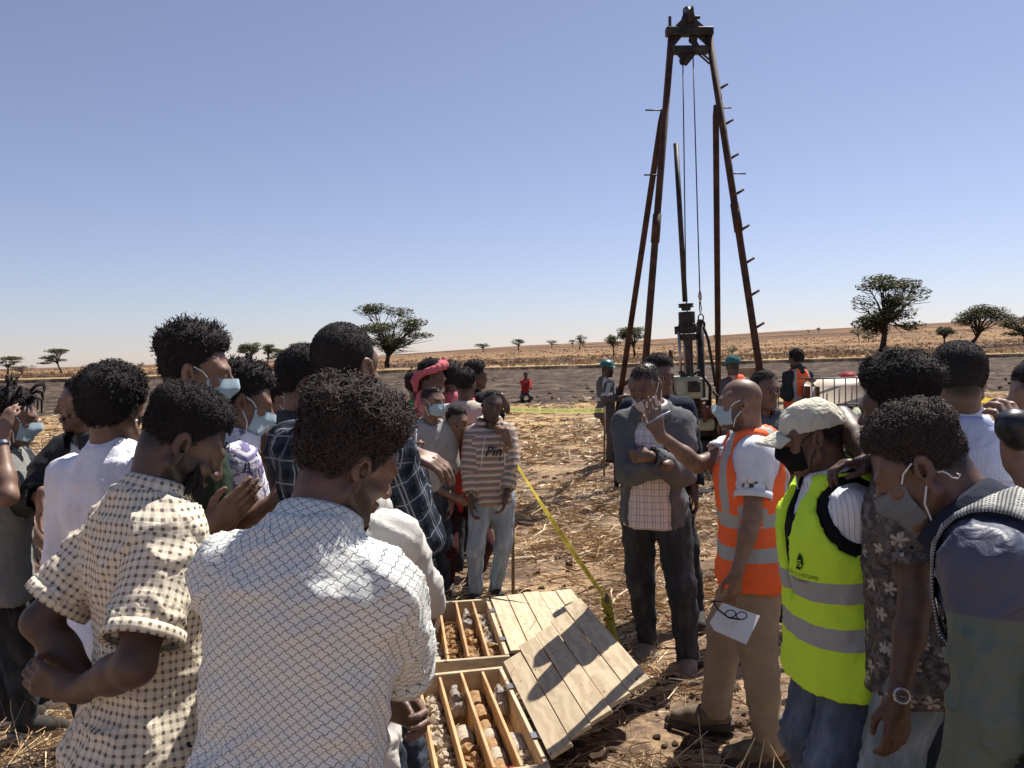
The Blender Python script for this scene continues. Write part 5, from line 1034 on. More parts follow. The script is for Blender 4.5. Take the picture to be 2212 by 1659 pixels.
def p_bald():
    f = figure((1598, 872, 3.7), -82, 4, 0, -78, 2, 0, girth=1.2, nf=.012, feet=dict(R=(*G(1545, 1572)[:2], 0, 4), L=(*G(1668, 1652)[:2], 0, 0)), arms=dict(R=dict(to=W(1424, 938, 3.70), pole=(.05, 0, -1), dir=(-.20, .05, 1), palm=(.1, 1, .1), fing=(.12, .06, .1, .16), spread=.5, curl=.2), L=dict(to=W(1583, 1292, 3.38), pole=(1, -.3, 0), dir=(-.15, .05, -1), palm=(-.5, 1, 0), curl=.55)))
    person_base(f, 'bald man in orange reflective vest raising one hand, blue mask, holding paper', 'mid', 'guides explaining the cores', .66, beard=.35, fade=.25)
    dress(f, 'tee_pale', .70, .026, -.16, 'khaki', tr_ease=.034, name='tee', seed=26., sl_ease=.036, hems='L'); wear(f, 'vest', top_mesh(f, .046, .1, -.185, armhole=.112, seed=26., vee=.10, flare=.2, front_open=((-.3, .2, .5), (.010, .012, .03))), C['vest_orange'])
    face_mask(f); shoes(f, vary('muddy_boot', (.17, .13, .09), .4, 16, .9), SOLE_D, size=1.12, high=.03)
    w = f.wri['R']; h, n = f.hand['R'][0], f.hand['R'][1]; sd = np.cross(h, n); p = w+h*.075-n*.03
    m = MB(); ax = nz((.8, -.2, .42)); m.tube([p-ax*.085, p+ax*.075], .005, 8); o = m.build('pen', Mat('clear_pen', .3).color((.30, .33, .42)).m, None, True); tag(o, 'slim pen across the raised palm of the bald man', 'pen')
    m = MB(); m.lathe([(.0098, -.004), (.0125, -.004), (.0125, .004), (.0098, .004)], w+h*.125*f.s+sd*-.012, frameM(h), 12); m.build('ring', METAL, f.o)
    q = f.wri['L']+f.hand['L'][0]*.155; U = nz((.82, -.25, -.42)); Vv = nz(np.cross(U, (.25, .95, .0))); m = MB(); o0 = W(1535, 1310, 3.30)
    a = W(1533, 1345, 3.30); b = W(1560, 1302, 3.32); c = W(1642, 1330, 3.28); d = W(1612, 1392, 3.22); e = W(1543, 1362, 3.28); N = nz(np.cross(c-b, d-c))
    m.add([a, b, c, d, e, a+N*.002, b+N*.002, c+N*.002, d+N*.002, e+N*.002], [[4, 3, 2, 1, 0], [5, 6, 7, 8, 9]]+[[i, (i+1) % 5, 5+(i+1) % 5, 5+i] for i in range(5)]); k = Mat('note_paper', .8); u, v, _ = k.sep(k.pos()); k.color(k.mix(line(k, v*0+S(k.t, k.noise(k.pos(), 55, 3, .8).s)*8.0, .05)*(k.ramp(k.noise(k.pos(), 14, 2), .5, .55)), (.72, .70, .76), (.36, .36, .48))); o = m.build('paper_sheet', k.m, None, False); tag(o, 'folded white note paper in the lowered hand of the bald man', 'paper')
    m = MB(); g = W(1568, 1330, 3.29); m.tube([W(1540, 1298, 3.30), W(1552, 1318, 3.28), W(1574, 1334, 3.26), W(1598, 1338, 3.25)], .004, 6); m.tube([W(1540, 1298, 3.30), W(1560, 1300, 3.31)], .003, 6)
    for c0 in ((1578, 1326), (1602, 1330)): 
        cc_ = W(c0[0], c0[1], 3.24); m.tube([cc_+.022*np.array((math.cos(t), 0, .7*math.sin(t))) for t in np.linspace(0, 6.28, 13)], .0028, 5, False)
    o = m.build('spectacles', Mat('dark_frame', .4).color((.03, .02, .02)).m, None, True); tag(o, 'dark-framed spectacles held with the note paper', 'spectacles')
def p_behind_bald():
    f = figure((1651, 842, 5.0), 175, 2, 0, 150, 6, 0, hp=0) if False else figure((1652, 842, 5.0), 178, 2, 0, 160, 6, 0); person_base(f, 'person in grey hooded jacket hidden behind the bald man', 'dark', None, 1.9, fade=.9); dress(f, 'steel_jacket', 1.9, .036, -.12, 'dark_trouser', name='jacket', seed=27.); hood(f, C['steel_jacket'], .9); short_hair(f, .012, 63); eyes(f)
def p_cap():
    f = figure((1752, 945, 2.6), -92, 5, 0, -78, 14, 0, girth=1.22, sw=1.0, nf=.02, arms=dict(L=dict(to=W(1880, 1330, 2.75), pole=(1, .2, -.3)), R=dict(to=W(1800, 1310, 2.95))))
    person_base(f, 'man in yellow reflective vest and cream cap, black mask, head lowered', 'dark', 'guides explaining the cores', 1.95, fade=.9)
    wear(f, 'shirt', top_mesh(f, .022, 1.92, -.12, wr=.006, seed=28.), C['pinstripe']); collar(f, C['pinstripe'], .046, .066, .8); wear(f, 'waistcoat', top_mesh(f, .034, .1, -.10, armhole=.085, vee=.10, seed=28.), C['black_vest']); wear(f, 'trousers', trouser_mesh(f, .026, seed=7.), C['jeans_mid'], legs=True)
    wear(f, 'vest', top_mesh(f, .052, .1, -.165, armhole=.125, vee=.11, seed=29., wr=.006, flare=.16, front_open=((-.3, .1, .3, .5), (.003, .004, .025, .06))), C['vest_yellow'])
    afro(f, .006, .005, .006, 1200, .002, None, 65); cap(f, C['cap_cream']); face_mask(f, MASKK, STRAPK, drop=.4); f.cap = 1
    PR = Mat('dark_green_print', .8).color((.012, .05, .012)).m; txt('ADDIS G SYSTEMS', f, (-.100, .235), .0185, PR); txt('IIIIIIIIIIIIIIIIIIIIIIIIIIIIIIII', f, (-.100, .214), .0095, PR); logo(f, (-.107, .282), .028, PR)
def logo(f, at, sz, mat):
    """dark pointed emblem with the letters GS cut through as pale strokes"""
    pl = [(-.6, -1.0), (.45, -1.0), (.95, -.2), (.75, .75), (.3, 1.05), (-.1, .35)]; sh = f.torso_bvh; m = MB(); P = []
    for x, y in pl: p = f.pel+f.s*(f.MT@np.array((at[0]-x*sz*.8, .40, at[1]+y*sz))); h = sh.ray_cast(Vector(p), Vector(-f.MT[:, 1])); P.append(np.array(h[0])+f.MT[:, 1]*.005 if h[0] is not None else p-f.MT[:, 1]*.27)
    m.add(P, [[0, 1, 2, 3, 4, 5]]); o = m.build('emblem', mat, f.o, False)
    t = txt('GS', f, (at[0], at[1]-.006), sz*1.15, C['vest_yellow_plain']); co = np.zeros(len(t.data.vertices)*3, np.float32); t.data.vertices.foreach_get('co', co); co = co.reshape(-1, 3)+(f.MT[:, 1]*.004).astype(np.float32); t.data.vertices.foreach_set('co', co.ravel())
C['vest_yellow_plain'] = Mat('vest_yellow_plain', .8).color((.62, .96, .06)).m
def p_floral():
    f = figure((1938, 885, 2.38), -62, 3, 0, -38, 8, 0, girth=1.02, arms=dict(R=dict(to=W(1886, 1002, 2.44), pole=(.6, 1, .2), dir=(-.95, -.05, .02), palm=(-.1, -.2, -1), curl=.6), L=dict(to=W(1938, 1530, 2.08), pole=(1, -.2, 0), dir=(-.05, .0, -1), palm=(-.2, 1, 0), curl=.35)))
    person_base(f, 'man with high-top hair, grey flower-print shirt and wristwatch, hand on yellow vest', 'deep', GR_R, .62, fade=.95)
    dress(f, 'floral_grey', .66, .030, -.155, 'jeans_pale', collar_m='floral_grey', seed=30., sl_ease=.034); afro(f, .062, .010, .012, 3400, .007, None, 67, 1.3, .4)
    d = nz(f.wri['L']-f.elb['L']); FM = frameM(d, (1, 0, 0)); w = f.wri['L']-d*.012; m = MB(); m.lathe([(.027, -.009), (.0305, -.009), (.0305, .009), (.027, .009)], w, FM, 20); o = m.build('wristwatch', METAL, f.o)
    n = nz(np.array((-.25, -1, .15))-d*np.dot(np.array((-.25, -1, .15)), d)); M2 = frameM(n, d); m = MB(); m.lathe([(.021, 0), (.0215, .006), (.019, .009), (.0165, .009)], w+n*.027, M2, 24); m.build('watch_case', METAL, o, 'auto', f.root); m = MB(); m.lathe([(.0163, .0085), (.0163, .0095)], w+n*.027, M2, 24); m.build('watch_dial', Mat('brown_dial', .3).color((.10, .055, .04)).m, o, 'auto', f.root)
    m = MB(); X2, Y2 = M2[:, 0], M2[:, 1]
    for i in range(12): a = i*R(30); m.box(w+n*.0372+(X2*math.cos(a)+Y2*math.sin(a))*.013, (.0035, .0012, .0006), np.stack([X2*math.cos(a)+Y2*math.sin(a), Y2*math.cos(a)-X2*math.sin(a), n], 1))
    for a, l in ((1.7, .010), (-1.4, .007)): m.box(w+n*.0374+(X2*math.cos(a)+Y2*math.sin(a))*l*.5, (l, .0012, .0006), np.stack([X2*math.cos(a)+Y2*math.sin(a), Y2*math.cos(a)-X2*math.sin(a), n], 1))
    m.build('watch_hands', METAL, o, 'auto', f.root)
def p_strap():
    f = figure((1990, 1012, 1.82), -52, 30, 4, -62, 34, 4, girth=1.08, sw=1.05, nf=.02, arms=dict(L=dict(curl=.3), R=dict(curl=.3)))
    person_base(f, 'man leaning in, grey mask, green and navy jacket with houndstooth trim', 'dark', GR_R, 1.95, fade=.95)
    def fn(k, u, v): return k.mix(k.ramp(v, .300, .305), (.078, .108, .088), (.055, .060, .100))
    jm = cloth('jacket_two_tone', fn, rough=.45, spec=.5, fold=.6, wr=18); dress(f, jm, 1.95, .036, -.20, 'jeans_mid', name='jacket', seed=31., wr=.009, sl_ease=.024, k=.05, front_open=((-.3, .2, .5), (.03, .03, .03)), neck=.08)
    wear(f, 'tee', top_mesh(f, .018, .4, -.16, wr=.003), C['white_tee']); collar(f, C['navy'], .05, .082, .6)
    strap(f); afro(f, .038, .006, .008, 5200, .0065, HAIRB, 69, 1.1, .35); face_mask(f, MASKG, drop=.5)
    m = MB(); e = head_pts(f, (-.084, -.030, -.020)); m.tube([e+f.hs*(f.Rh@np.array(q)) for q in ((0, 0, 0), (-.003, -.010, -.004), (-.004, -.016, -.014), (-.004, -.018, -.024), (-.005, -.026, -.031), (-.006, -.034, -.027), (-.005, -.030, -.021))], .0018, 6); m.build('ear_hook', STRAP, f.o, True)
def strap(f):
    """houndstooth band over the left shoulder, laid on the jacket"""
    from mathutils.bvhtree import BVHTree
    V, Q = top_mesh(f, .046, .6, -.2, wr=0, h=.016); b = BVHTree.FromPolygons(V.tolist(), Q.tolist()); s = f.s; P = []; n = 30
    for t in np.linspace(0, 1, n):
        a = lerp(R(-62), R(230), t); c = f.pel+s*(f.MT@np.array((-.095+.02*math.sin(a), 0, .36))); d = f.MT[:, 1]*math.cos(a)+f.MT[:, 2]*math.sin(a); row = []
        for w in (-.055, -.0275, 0, .0275, .055):
            o = c+f.MT[:, 0]*w*s; h = b.ray_cast(Vector(o+d*.6), Vector(-d)); row.append(np.array(h[0])+d*.010 if h[0] is not None else o+d*.2*s)
        P.append(row)
    P = np.array(P); acc = np.concatenate([[0], np.cumsum(np.linalg.norm(np.diff(P[:, 2], axis=0), axis=1))]); i = (np.arange(n-1)[:, None]*5+np.arange(4)[None]).ravel(); Qs = np.stack([i, i+1, i+6, i+5], 1); uv = np.stack([np.tile(np.arange(5)*.0275, n), np.repeat(acc, 5)], 1)
    o = link('shoulder_trim', mkmesh(P.reshape(-1, 3)-f.root, Qs, uv=uv[Qs].reshape(-1, 2)), C['houndstooth'], f.o); md = o.modifiers.new('thick', 'SOLIDIFY'); md.thickness = .005; md.offset = 1
def p_blue_back():
    f = figure((2068, 822, 2.8), 14, 3, 0, 8, 4, 0, girth=1.05, sw=1.05); person_base(f, 'man in pale blue checked shirt with short hair, back turned', 'dark', GR_R, .7, fade=1.); dress(f, 'minicheck', .7, .028, -.15, 'jeans_dark', seed=32.); collar(f, C['white_shirt'], .05, .066, .5); short_hair(f, .018, 71, n=3000)
def p_edge():
    f = figure((2262, 865, 2.35), -50, 6, 0, -50, 14, 0, arms=dict(L=dict(to=W(2190, 985, 2.05), pole=(.3, -.4, -1), dir=(-.05, .1, 1), palm=(-.2, 1, 0), curl=.6), R=dict(to=W(2120, 1070, 2.5), pole=(.3, .5, -1))))
    person_base(f, 'person in white shirt cut off by the right picture edge, arm raised', 'warm', GR_R, .7, fade=1.); dress(f, 'white_tee', .8, .03, -.12, 'jeans_dark', seed=33.); short_hair(f, .014, 73)
    m = MB(); c = W(2196, 925, 2.0); m.lathe([(.004, .055), (.03, .045), (.045, .02), (.05, -.01), (.046, -.035), (.03, -.05)], c, frameM((-.7, -.3, .5)), 18); o = m.build('cap', Mat('black_gloss', .35, 0, .5).color((.014, .014, .016)).m, None, True); tag(o, 'glossy black cap held up in a hand at the right picture edge', 'cap')
PEOPLE = [p_lattice, p_gingham, p_tall_green, p_purple, p_white_afro, p_black_jacket, p_dreads, p_leather, p_small_mask, p_dark_curls, p_plaid, p_hoodie, p_sweat, p_red, p_striped, p_scarf, p_squat, p_worker, p_worker2, p_worker3, p_grey_jacket, p_behind_jacket, p_bald, p_behind_bald, p_cap, p_floral, p_strap, p_blue_back, p_edge]
for p in PEOPLE: p()
p_back((974, 818, 7.2), 'person in pink tee with black afro, seen from behind', 'pink', (.05, .03), 8, 5, seed=17)
p_back((1006, 832, 6.5), 'person in beige tee with a grey chest stripe, seen from behind', cloth('beige_stripe', lambda k, u, v: k.mix(k.ramp(v, .27, .275)*(1.0-k.ramp(v, .345, .35)), (.46, .40, .33), (.20, .20, .21))), (.034, .014), 12, 14, seed=18)
p_back((1029, 812, 7.5), 'person in black top reaching an arm out, looking right', 'black_vest', (.04, .02), 60, 72, seed=23, sleeve=1.6, arms=dict(R=dict(to=W(1085, 858, 7.1), pole=(0, 0, -1), dir=(.4, 0, -1))))
p_back((901, 836, 7.2), 'person in green tee, mostly hidden behind curly dark hair', 'green_tee', (.05, .03), 20, 20, seed=25)
# ================================================================== drill rig
def rust_mat(name, a, b, rough=.75):
    k = Mat(name, rough, .25, .3); p = k.coord('Object'); n = k.noise(p, 6, 5, .7); k.color(k.mix(k.ramp(n, .38, .62), a, b)); k.bump(k.noise(p, 30, 3), .3, .004); return k.m
RUST = rust_mat('rusty_pipe', (.042, .023, .018), (.090, .046, .032)); DARKM = rust_mat('oily_steel', (.018, .016, .015), (.055, .045, .038), .55); ROPE = Mat('steel_rope', .5, .6).color((.05, .05, .055)).m
GREENP = rust_mat('pale_green_paint', (.30, .33, .22), (.42, .44, .31), .5); CHROME = Mat('worn_rod', .35, .9).color((.42, .36, .32)).m; WOODP = vary('plywood_board', (.42, .27, .16), .2, 5, .8); RUBBER = Mat('black_hose', .5).color((.015, .015, .015)).m; PLASTW = vary('white_bucket', (.55, .50, .42), .15, 6, .5)
def gz(p, z=0.0): p = np.array(p); p[2] = z; return p
def tripod():
    DB, DT = 11.0, 11.5
    t = thing('drill_tripod', gz(W(1525, 1044, DB)), 'tall rusty pipe drilling tripod with foot pegs and top sheave', 'tripod')
    LT, RT = W(1452, 60, DT), W(1529, 60, DT); LB, RB = gz(W(1372, 1044, DB), -.1), gz(W(1679, 1044, DB), -.1)
    for a, b, nm in ((LT, LB, 0), (RT, RB, 1)):
        m = MB(); m.tube([a, lerp(a, b, .44), b], [.050, .050, .050], 12); leg = m.build('leg', RUST, t, True)
        c = lerp(a, b, .44 if nm == 0 else .42); ax = nz(b-a); m = MB(); m.tube([c-ax*.20, c+ax*.20], .062, 12); m.build('sleeve_joint', RUST, t, True)
    for a, b in ((W(1432, 236, DT), gz(W(1316, 1000, 13.2), -.1)), (W(1546, 226, DT), gz(W(1553, 1000, 13.2), -.1))):
        m = MB(); m.tube([a, a+(b-a)*.03, b], [.030, .045, .045], 10); m.build('rear_leg', RUST, t, True)
    def beam(x0, y0, x1, y1, s, nm):
        a, b = W(x0, y0, DT-.03), W(x1, y1, DT-.03); m = MB(); m.box((a+b)/2, (np.linalg.norm(b-a), .13, s), frameM((0, 0, 1), b-a) if False else np.stack([nz(b-a), np.cross((0, 0, 1), nz(b-a)), np.array((0, 0, 1.0))], 1), .012); m.build(nm, DARKM, t)
    beam(1438, 69, 1540, 69, .115, 'crossbeam'); beam(1450, 109, 1530, 108, .10, 'crossbeam')
    ax, az = nz(W(1540, 68, DT)-W(1438, 70, DT)), np.array((0, 0, 1.0)); ay = np.cross(az, ax); px = DT/FPX
    o = W(1487, 66, DT)
    for dy in (-.055, .045): m = MB(); m.prism([(-33*px, 4*px), (33*px, 4*px), (14*px, 22*px), (11*px, 34*px), (-11*px, 34*px), (-14*px, 22*px)], o+ay*dy, ax, az, ay, .012); m.build('sheave_plate', DARKM, t)
    m = MB(); m.lathe([(.03, -.04), (.145, -.04), (.125, -.012), (.125, .012), (.145, .04), (.03, .04)], W(1488, 36, DT), frameM(ax, az), 24); m.build('sheave', DARKM, t)
    m = MB(); m.tube([W(1476, 40, DT), W(1477, 20, DT), W(1482, 14, DT)], .012, 6); m.build('rope_guard', DARKM, t, True); m = MB(); m.tube([W(1497, 40, DT), W(1496, 20, DT), W(1490, 14, DT)], .012, 6); m.build('rope_guard', DARKM, t, True); m = MB(); m.lathe([(.024, -.09), (.024, .11)], W(1495, 38, DT), frameM(ax), 10); m.build('sheave_bolt', DARKM, t)
    m = MB(); m.tube([W(1447, 64, DT), W(1447, 36, DT)], .022, 8); m.build('stub_pipe', DARKM, t)
    for pl in ([(1454, 78), (1474, 78), (1457, 99)], [(1505, 78), (1528, 78), (1528, 99)]):
        P = [W(x, y, DT-.02) for x, y in pl]; m = MB(); m.add([*P, *[p+ay*.02 for p in P]], [[0, 1, 2], [5, 4, 3], [0, 3, 4, 1], [1, 4, 5, 2], [2, 5, 3, 0]]); m.build('gusset', DARKM, t)
    m = MB(); m.prism([(-22*px, 0), (22*px, 0), (6*px, -20*px), (-6*px, -20*px)], W(1483, 114, DT-.06), ax, az, ay, .03); m.build('lower_bracket', DARKM, t)
    m = MB(); m.lathe([(.02, -.03), (.085, -.03), (.07, 0), (.085, .03), (.02, .03)], W(1479, 128, DT-.03), frameM(nz(ax+ay*.5)), 18); m.build('guide_pulley', DARKM, t)
    m = MB(); m.tube([W(1505, 106, DT), W(1500, 92, DT), W(1499, 84, DT)], [.06, .045, .03], 8); m.lathe([(.02, -.025), (.06, -.025), (.06, .025), (.02, .025)], W(1497, 86, DT), frameM(ax+ay), 12); m.build('hook_block', DARKM, t)
    for x0, y0, x1, y1 in ((1508, 116, 1533, 138), (1512, 112, 1536, 132)): m = MB(); m.tube([W(x0, y0, DT-.04), W(x1, y1, DT-.04)], .014, 6); m.build('brace', DARKM, t)
    for y in (190, 267, 341, 418, 495, 566, 636, 706): 
        tt = (y-60)/(1044-60); c = lerp(RT, RB, tt*(DT/DB)**0); c = W(lerp(1529, 1679, (y-60)/984.)+4, y+3, lerp(DT, DB, (y-60)/984.)); m = MB(); m.tube([c, c+ax*.125+az*.075], .018, 8); m.build('foot_peg', RUST, t, True)
    for x0, x1, y in ((1394, 1430, 238), (1552, 1580, 233), (1391, 1432, 378), (1570, 1611, 375)): m = MB(); m.tube([W(x0, y, DT), W(x1, y, DT)], .011, 6); m.build('pin', DARKM, t, True)
def wire(label, pts, r):
    m = MB(); m.tube(pts, r, 6); o = m.build('wire_rope', ROPE, None, True); tag(o, label, 'wire rope')
def drill():
    d = 11.9; px = d/FPX; base = gz(W(1488, 1020, d)); t = thing('drill_rig', base, 'oily spindle drill rig with pale green gearbox under the tripod', 'drill rig'); Zu = nz(W(1480, 650, d)-W(1486, 820, d)); F = frameM(Zu)
    def stack(nm, prof, cx, cy, mat): m = MB(); m.lathe([(r*px, z*px) for r, z in prof], W(cx, cy, d), F, 24); return m.build(nm, mat, t)
    stack('rod_clamp', [(9, 0), (10, 3), (10, 6), (16, 7), (16, 10), (14, 11), (16, 12), (16, 15), (8, 15.5)], 1482, 671, DARKM)
    stack('chuck', [(15, -46), (19, -44), (19, -26), (17.5, -25), (17.5, 0), (15, 0.5)], 1483, 674, DARKM); stack('chuck_flange', [(12, -14), (20, -12), (20, 0), (14, 1)], 1486, 722, DARKM)
    stack('spindle', [(8.6, -110), (8.6, 0)], 1487, 728, rust_mat('oiled_spindle', (.03, .022, .02), (.11, .085, .075), .3))
    for x0, y0, x1, y1, r, nm, mt in ((1466, 716, 1472, 826, 3.2, 'cylinder_rod', CHROME), (1477, 720, 1479, 826, 1.5, 'guide_rod', CHROME), (1513, 690, 1519, 955, 7.0, 'mast_post', DARKM), (1505, 705, 1508, 826, 1.8, 'guide_rod', CHROME)): m = MB(); m.tube([W(x0, y0, d-.05), W(x1, y1, d-.05)], r*px, 10); m.build(nm, mt, t, True)
    m = MB(); m.tube([W(1460, 715, d), W(1520, 712, d)], .035, 8); m.tube([W(1463, 705, d), W(1464, 722, d)], .045, 8); m.build('yoke', DARKM, t, True)
    def bx(nm, x0, y0, x1, y1, dep, mt, dd=0., bev=.02):
        a, b = W(x0, y0, d+dd), W(x1, y1, d+dd); c = (a+b)/2; m = MB(); m.box(c+np.array((0, dep/2, 0)), (abs(b[0]-a[0]), dep, abs(a[2]-b[2])), None, bev); return m.build(nm, mt, t)
    g = bx('gearbox', 1456, 815, 1520, 861, .7, GREENP, -.3, .03); bx('gearbox_window', 1487, 824, 1513, 847, .05, DARKM, -.335, .012); m = MB(); m.lathe([(.10, 0), (.10, .02)], W(1467, 838, d-.3), frameM((0, -1, 0)), 20); m.build('cover_plate', vary('cream_cover', (.46, .46, .36), .15), t)
    bx('winch_base', 1462, 861, 1535, 945, .9, DARKM, -.2, .03); bx('engine_block', 1525, 880, 1562, 955, .7, DARKM, -.1, .05); bx('oil_pan', 1508, 905, 1545, 930, .4, GREENP, -.42, .03); bx('skid', 1440, 955, 1590, 985, 1.4, DARKM, -.3, .03)
    m = MB(); m.lathe([(.05, -.2), (.16, -.2), (.16, -.16), (.09, -.16), (.09, .16), (.16, .16), (.16, .2), (.05, .2)], W(1546, 890, d-.35), frameM((1, 0, 0)), 20); m.build('winch_drum', rust_mat('rust_drum', (.09, .04, .03), (.18, .09, .06)), t)
    for i in range(5): m = MB(); m.tube([W(1441+i*4.5, 814, d-.35), W(1440+i*4.5, 836, d-.35), W(1443+i*4.5, 858, d-.3)], .011, 5); m.build('control_lever', DARKM if i % 2 else CHROME, t, True)
    m = MB(); m.tube([W(1472, 812, d-.2), W(1478, 806, d-.2)], .07, 10); m.build('filter', DARKM, t, True)
    for pts, r in (([(1520, 706), (1530, 735), (1541, 800), (1546, 835)], .022), ([(1521, 815), (1534, 835), (1534, 880)], .024), ([(1493, 815), (1510, 800), (1516, 815)], .02), ([(1545, 935), (1560, 900), (1553, 860), (1540, 845)], .02), ([(1500, 880), (1515, 900), (1508, 940)], .02)): m = MB(); m.tube([W(x, y, d-.25) for x, y in pts], r, 7); m.build('hose', RUBBER if r > .021 else DARKM, t, True)
    # drill rod, ropes, swivel
    m = MB(); m.tube([W(1460, 310, d), W(1480, 652, d)], .038, 14); tag(m.build('drill_rod', rust_mat('black_rod', (.018, .016, .016), (.06, .05, .045), .5), None, True), 'long black drill rod standing in the drill chuck', 'drill rod')
    wire('wire rope hanging left of the drill rod top down to the winch', [W(1475, 128, 11.45), W(1479, 440, 11.6), W(1482, 640, 11.72), W(1500, 860, 11.75)], .009)
    wire('wire rope running down to the hook beside the drill chuck', [W(1497, 118, 11.48), W(1506, 440, 11.6), W(1512, 640, 11.65)], .009)
    h = thing('lifting_hook', W(1513, 690, 11.65), 'rope clamp, ring and shackle hanging beside the drill chuck', 'hook')
    m = MB(); m.tube([W(1512, 628, 11.65), W(1512, 640, 11.65), W(1513, 650, 11.65)], [.012, .03, .016], 8); m.build('rope_clamp', CHROME, h, True); m = MB(); m.tube([W(1511, 651, 11.65), W(1511, 668, 11.65), W(1513, 680, 11.65), W(1515, 668, 11.65), W(1513, 651, 11.65)], .008, 6); m.build('thimble', DARKM, h, True)
    m = MB(); c = W(1514, 686, 11.65); m.tube([c+.038*np.array((math.cos(a), 0, 1.3*math.sin(a))) for a in np.linspace(0, 6.28, 15)], .010, 6, False); m.build('ring', DARKM, h, True)
    m = MB(); m.tube([W(x, y, 11.65) for x, y in ((1506, 716), (1506, 698), (1510, 692), (1518, 692), (1522, 698), (1522, 718))], .014, 8); m.build('shackle', DARKM, h, True)
    b = thing('bucket', gz(W(1449, 1000, 12.6)), 'off-white drum with rusty pipe standing left of the drill rig', 'drum'); z0 = W(1449, 783, 12.6); m = MB(); m.lathe([(.06*1, 0), (.064, .04)], z0, None, 16); m = MB(); m.lathe([(.07, -1.55), (.068, -.1), (.072, -.02), (.072, 0), (.06, 0)], z0, None, 20); m.build('drum', PLASTW, b); m = MB(); m.tube([W(1449, 784, 12.65), W(1449, 756, 12.65)], .035, 8); m.build('pipe', RUST, b, True)
    bd = thing('board', gz(W(1622, 1000, 11.0)), 'brown board standing behind the bald man near the right tripod leg', 'board'); m = MB(); a, c = W(1596, 795, 11.2), W(1651, 840, 11.2); m.box((a+c)/2-np.array((0, 0, .3)), (abs(c[0]-a[0]), .02, abs(a[2]-c[2])+.6), None, .003); m.build('panel', WOODP, bd)
def ibc(x0, x1, ytop, d, label, col, seed):
    a, b = W(x0, ytop, d), W(x1, ytop, d); w = b[0]-a[0]; top = a[2]; t = thing('water_tank', gz((a+b)/2), label, 'water tank', 'water tanks beside the drill rig'); dep = 1.0
    m = MB(); c = np.array(((a[0]+b[0])/2, d+dep/2, top-.02-(top-.2)/2)); m.box(c, (w-.06, dep-.06, top-.20), None, .09); m.build('tank', col, t, True); m = MB(); m.lathe([(.10, 0), (.10, .06), (.07, .09)], (c[0]+.1, d+.5, top-.03), None, 18); m.build('filler_cap', Mat('red_cap%d' % seed, .5).color((.35, .03, .04)).m, t)
    n = 9
    for i in range(n): x = a[0]+w*i/(n-1); m = MB(); m.tube([(x, d-.012, .15), (x, d-.012, top)], .008, 6); m.build('cage_bar', CAGE, t, True)
    for z in (top, lerp(.15, top, .72), lerp(.15, top, .44), lerp(.15, top, .18)): m = MB(); m.tube([(a[0]-.01, d+dep, z), (a[0]-.01, d-.03, z), (b[0]+.01, d-.03, z), (b[0]+.01, d+dep, z)], .011, 6); m.build('cage_rail', CAGE, t, True)
    for i in range(1, 5): m = MB(); m.tube([(a[0]-.012, d+dep*i/4, .15), (a[0]-.012, d+dep*i/4, top)], .008, 6); m.build('cage_bar', CAGE, t, True)
    m = MB(); m.box(((a[0]+b[0])/2, d+dep/2, .075), (w, dep, .12), None, .01); m.build('pallet', DARKM, t)
    if seed == 1: m = MB(); m.box((b[0]-.22, d-.03, top-.42), (.34, .012, .30)); m.build('label_plate', Mat('grey_plate', .5).color((.25, .25, .25)).m, t)
CAGE = Mat('galvanised_cage', .6, .3).color((.13, .12, .12)).m
def engine():
    d = 9.3; t = thing('water_pump', gz(W(1850, 1000, d)), 'engine-driven pump with pale flywheel in front of the water tank', 'pump'); Wx = lambda x, y, q=0.: W(x, y, d+q)
    fx = nz((.80, -.60, .0)); m = MB(); m.lathe([(.03, -.03), (.06, -.03), (.10, -.015), (.145, -.03), (.155, -.03), (.155, .03), (.145, .03), (.03, .03)], Wx(1830, 915, -.15), frameM(-fx*np.array((-1, -1, 1))*-1 if False else nz((-.85, -.52, 0))), 28); m.build('flywheel', vary('cream_flywheel', (.48, .45, .38), .15), t)
    m = MB(); m.lathe([(.03, -.05), (.04, -.05), (.04, .05)], Wx(1828, 916, -.2), frameM(nz((-.85, -.52, 0))), 12); m.build('hub', DARKM, t)
    m = MB(); c = Wx(1862, 930); m.box(c, (.42, .4, .42), None, .04); m.build('engine_block', DARKM, t); m = MB(); c = Wx(1856, 892); m.box(c, (.30, .3, .12), None, .05); m.build('fuel_tank', vary('cream_tank', (.42, .45, .30), .15), t, True)
    m = MB(); m.box(Wx(1822, 888, .1), (.24, .3, .02)); m.build('cover', DARKM, t); m = MB(); m.tube([Wx(1838, 886), Wx(1838, 876)], .03, 10); m.build('exhaust', DARKM, t, True); m = MB(); c = Wx(1862, 975); m.box(gz(c, .32), (.7, .5, .5), None, .04); m.build('skid', DARKM, t)
tripod(); drill(); ibc(1753, 1946, 818, 10.6, 'white water tank in a steel cage, right of the crew worker in orange', vary('white_tank', (.58, .48, .37), .12, 3, .45), 1)
ibc(1600, 1692, 826, 11.9, 'yellowish caged water tank behind the crew worker in orange', vary('yellow_tank', (.50, .52, .34), .12, 3, .45), 2); engine()
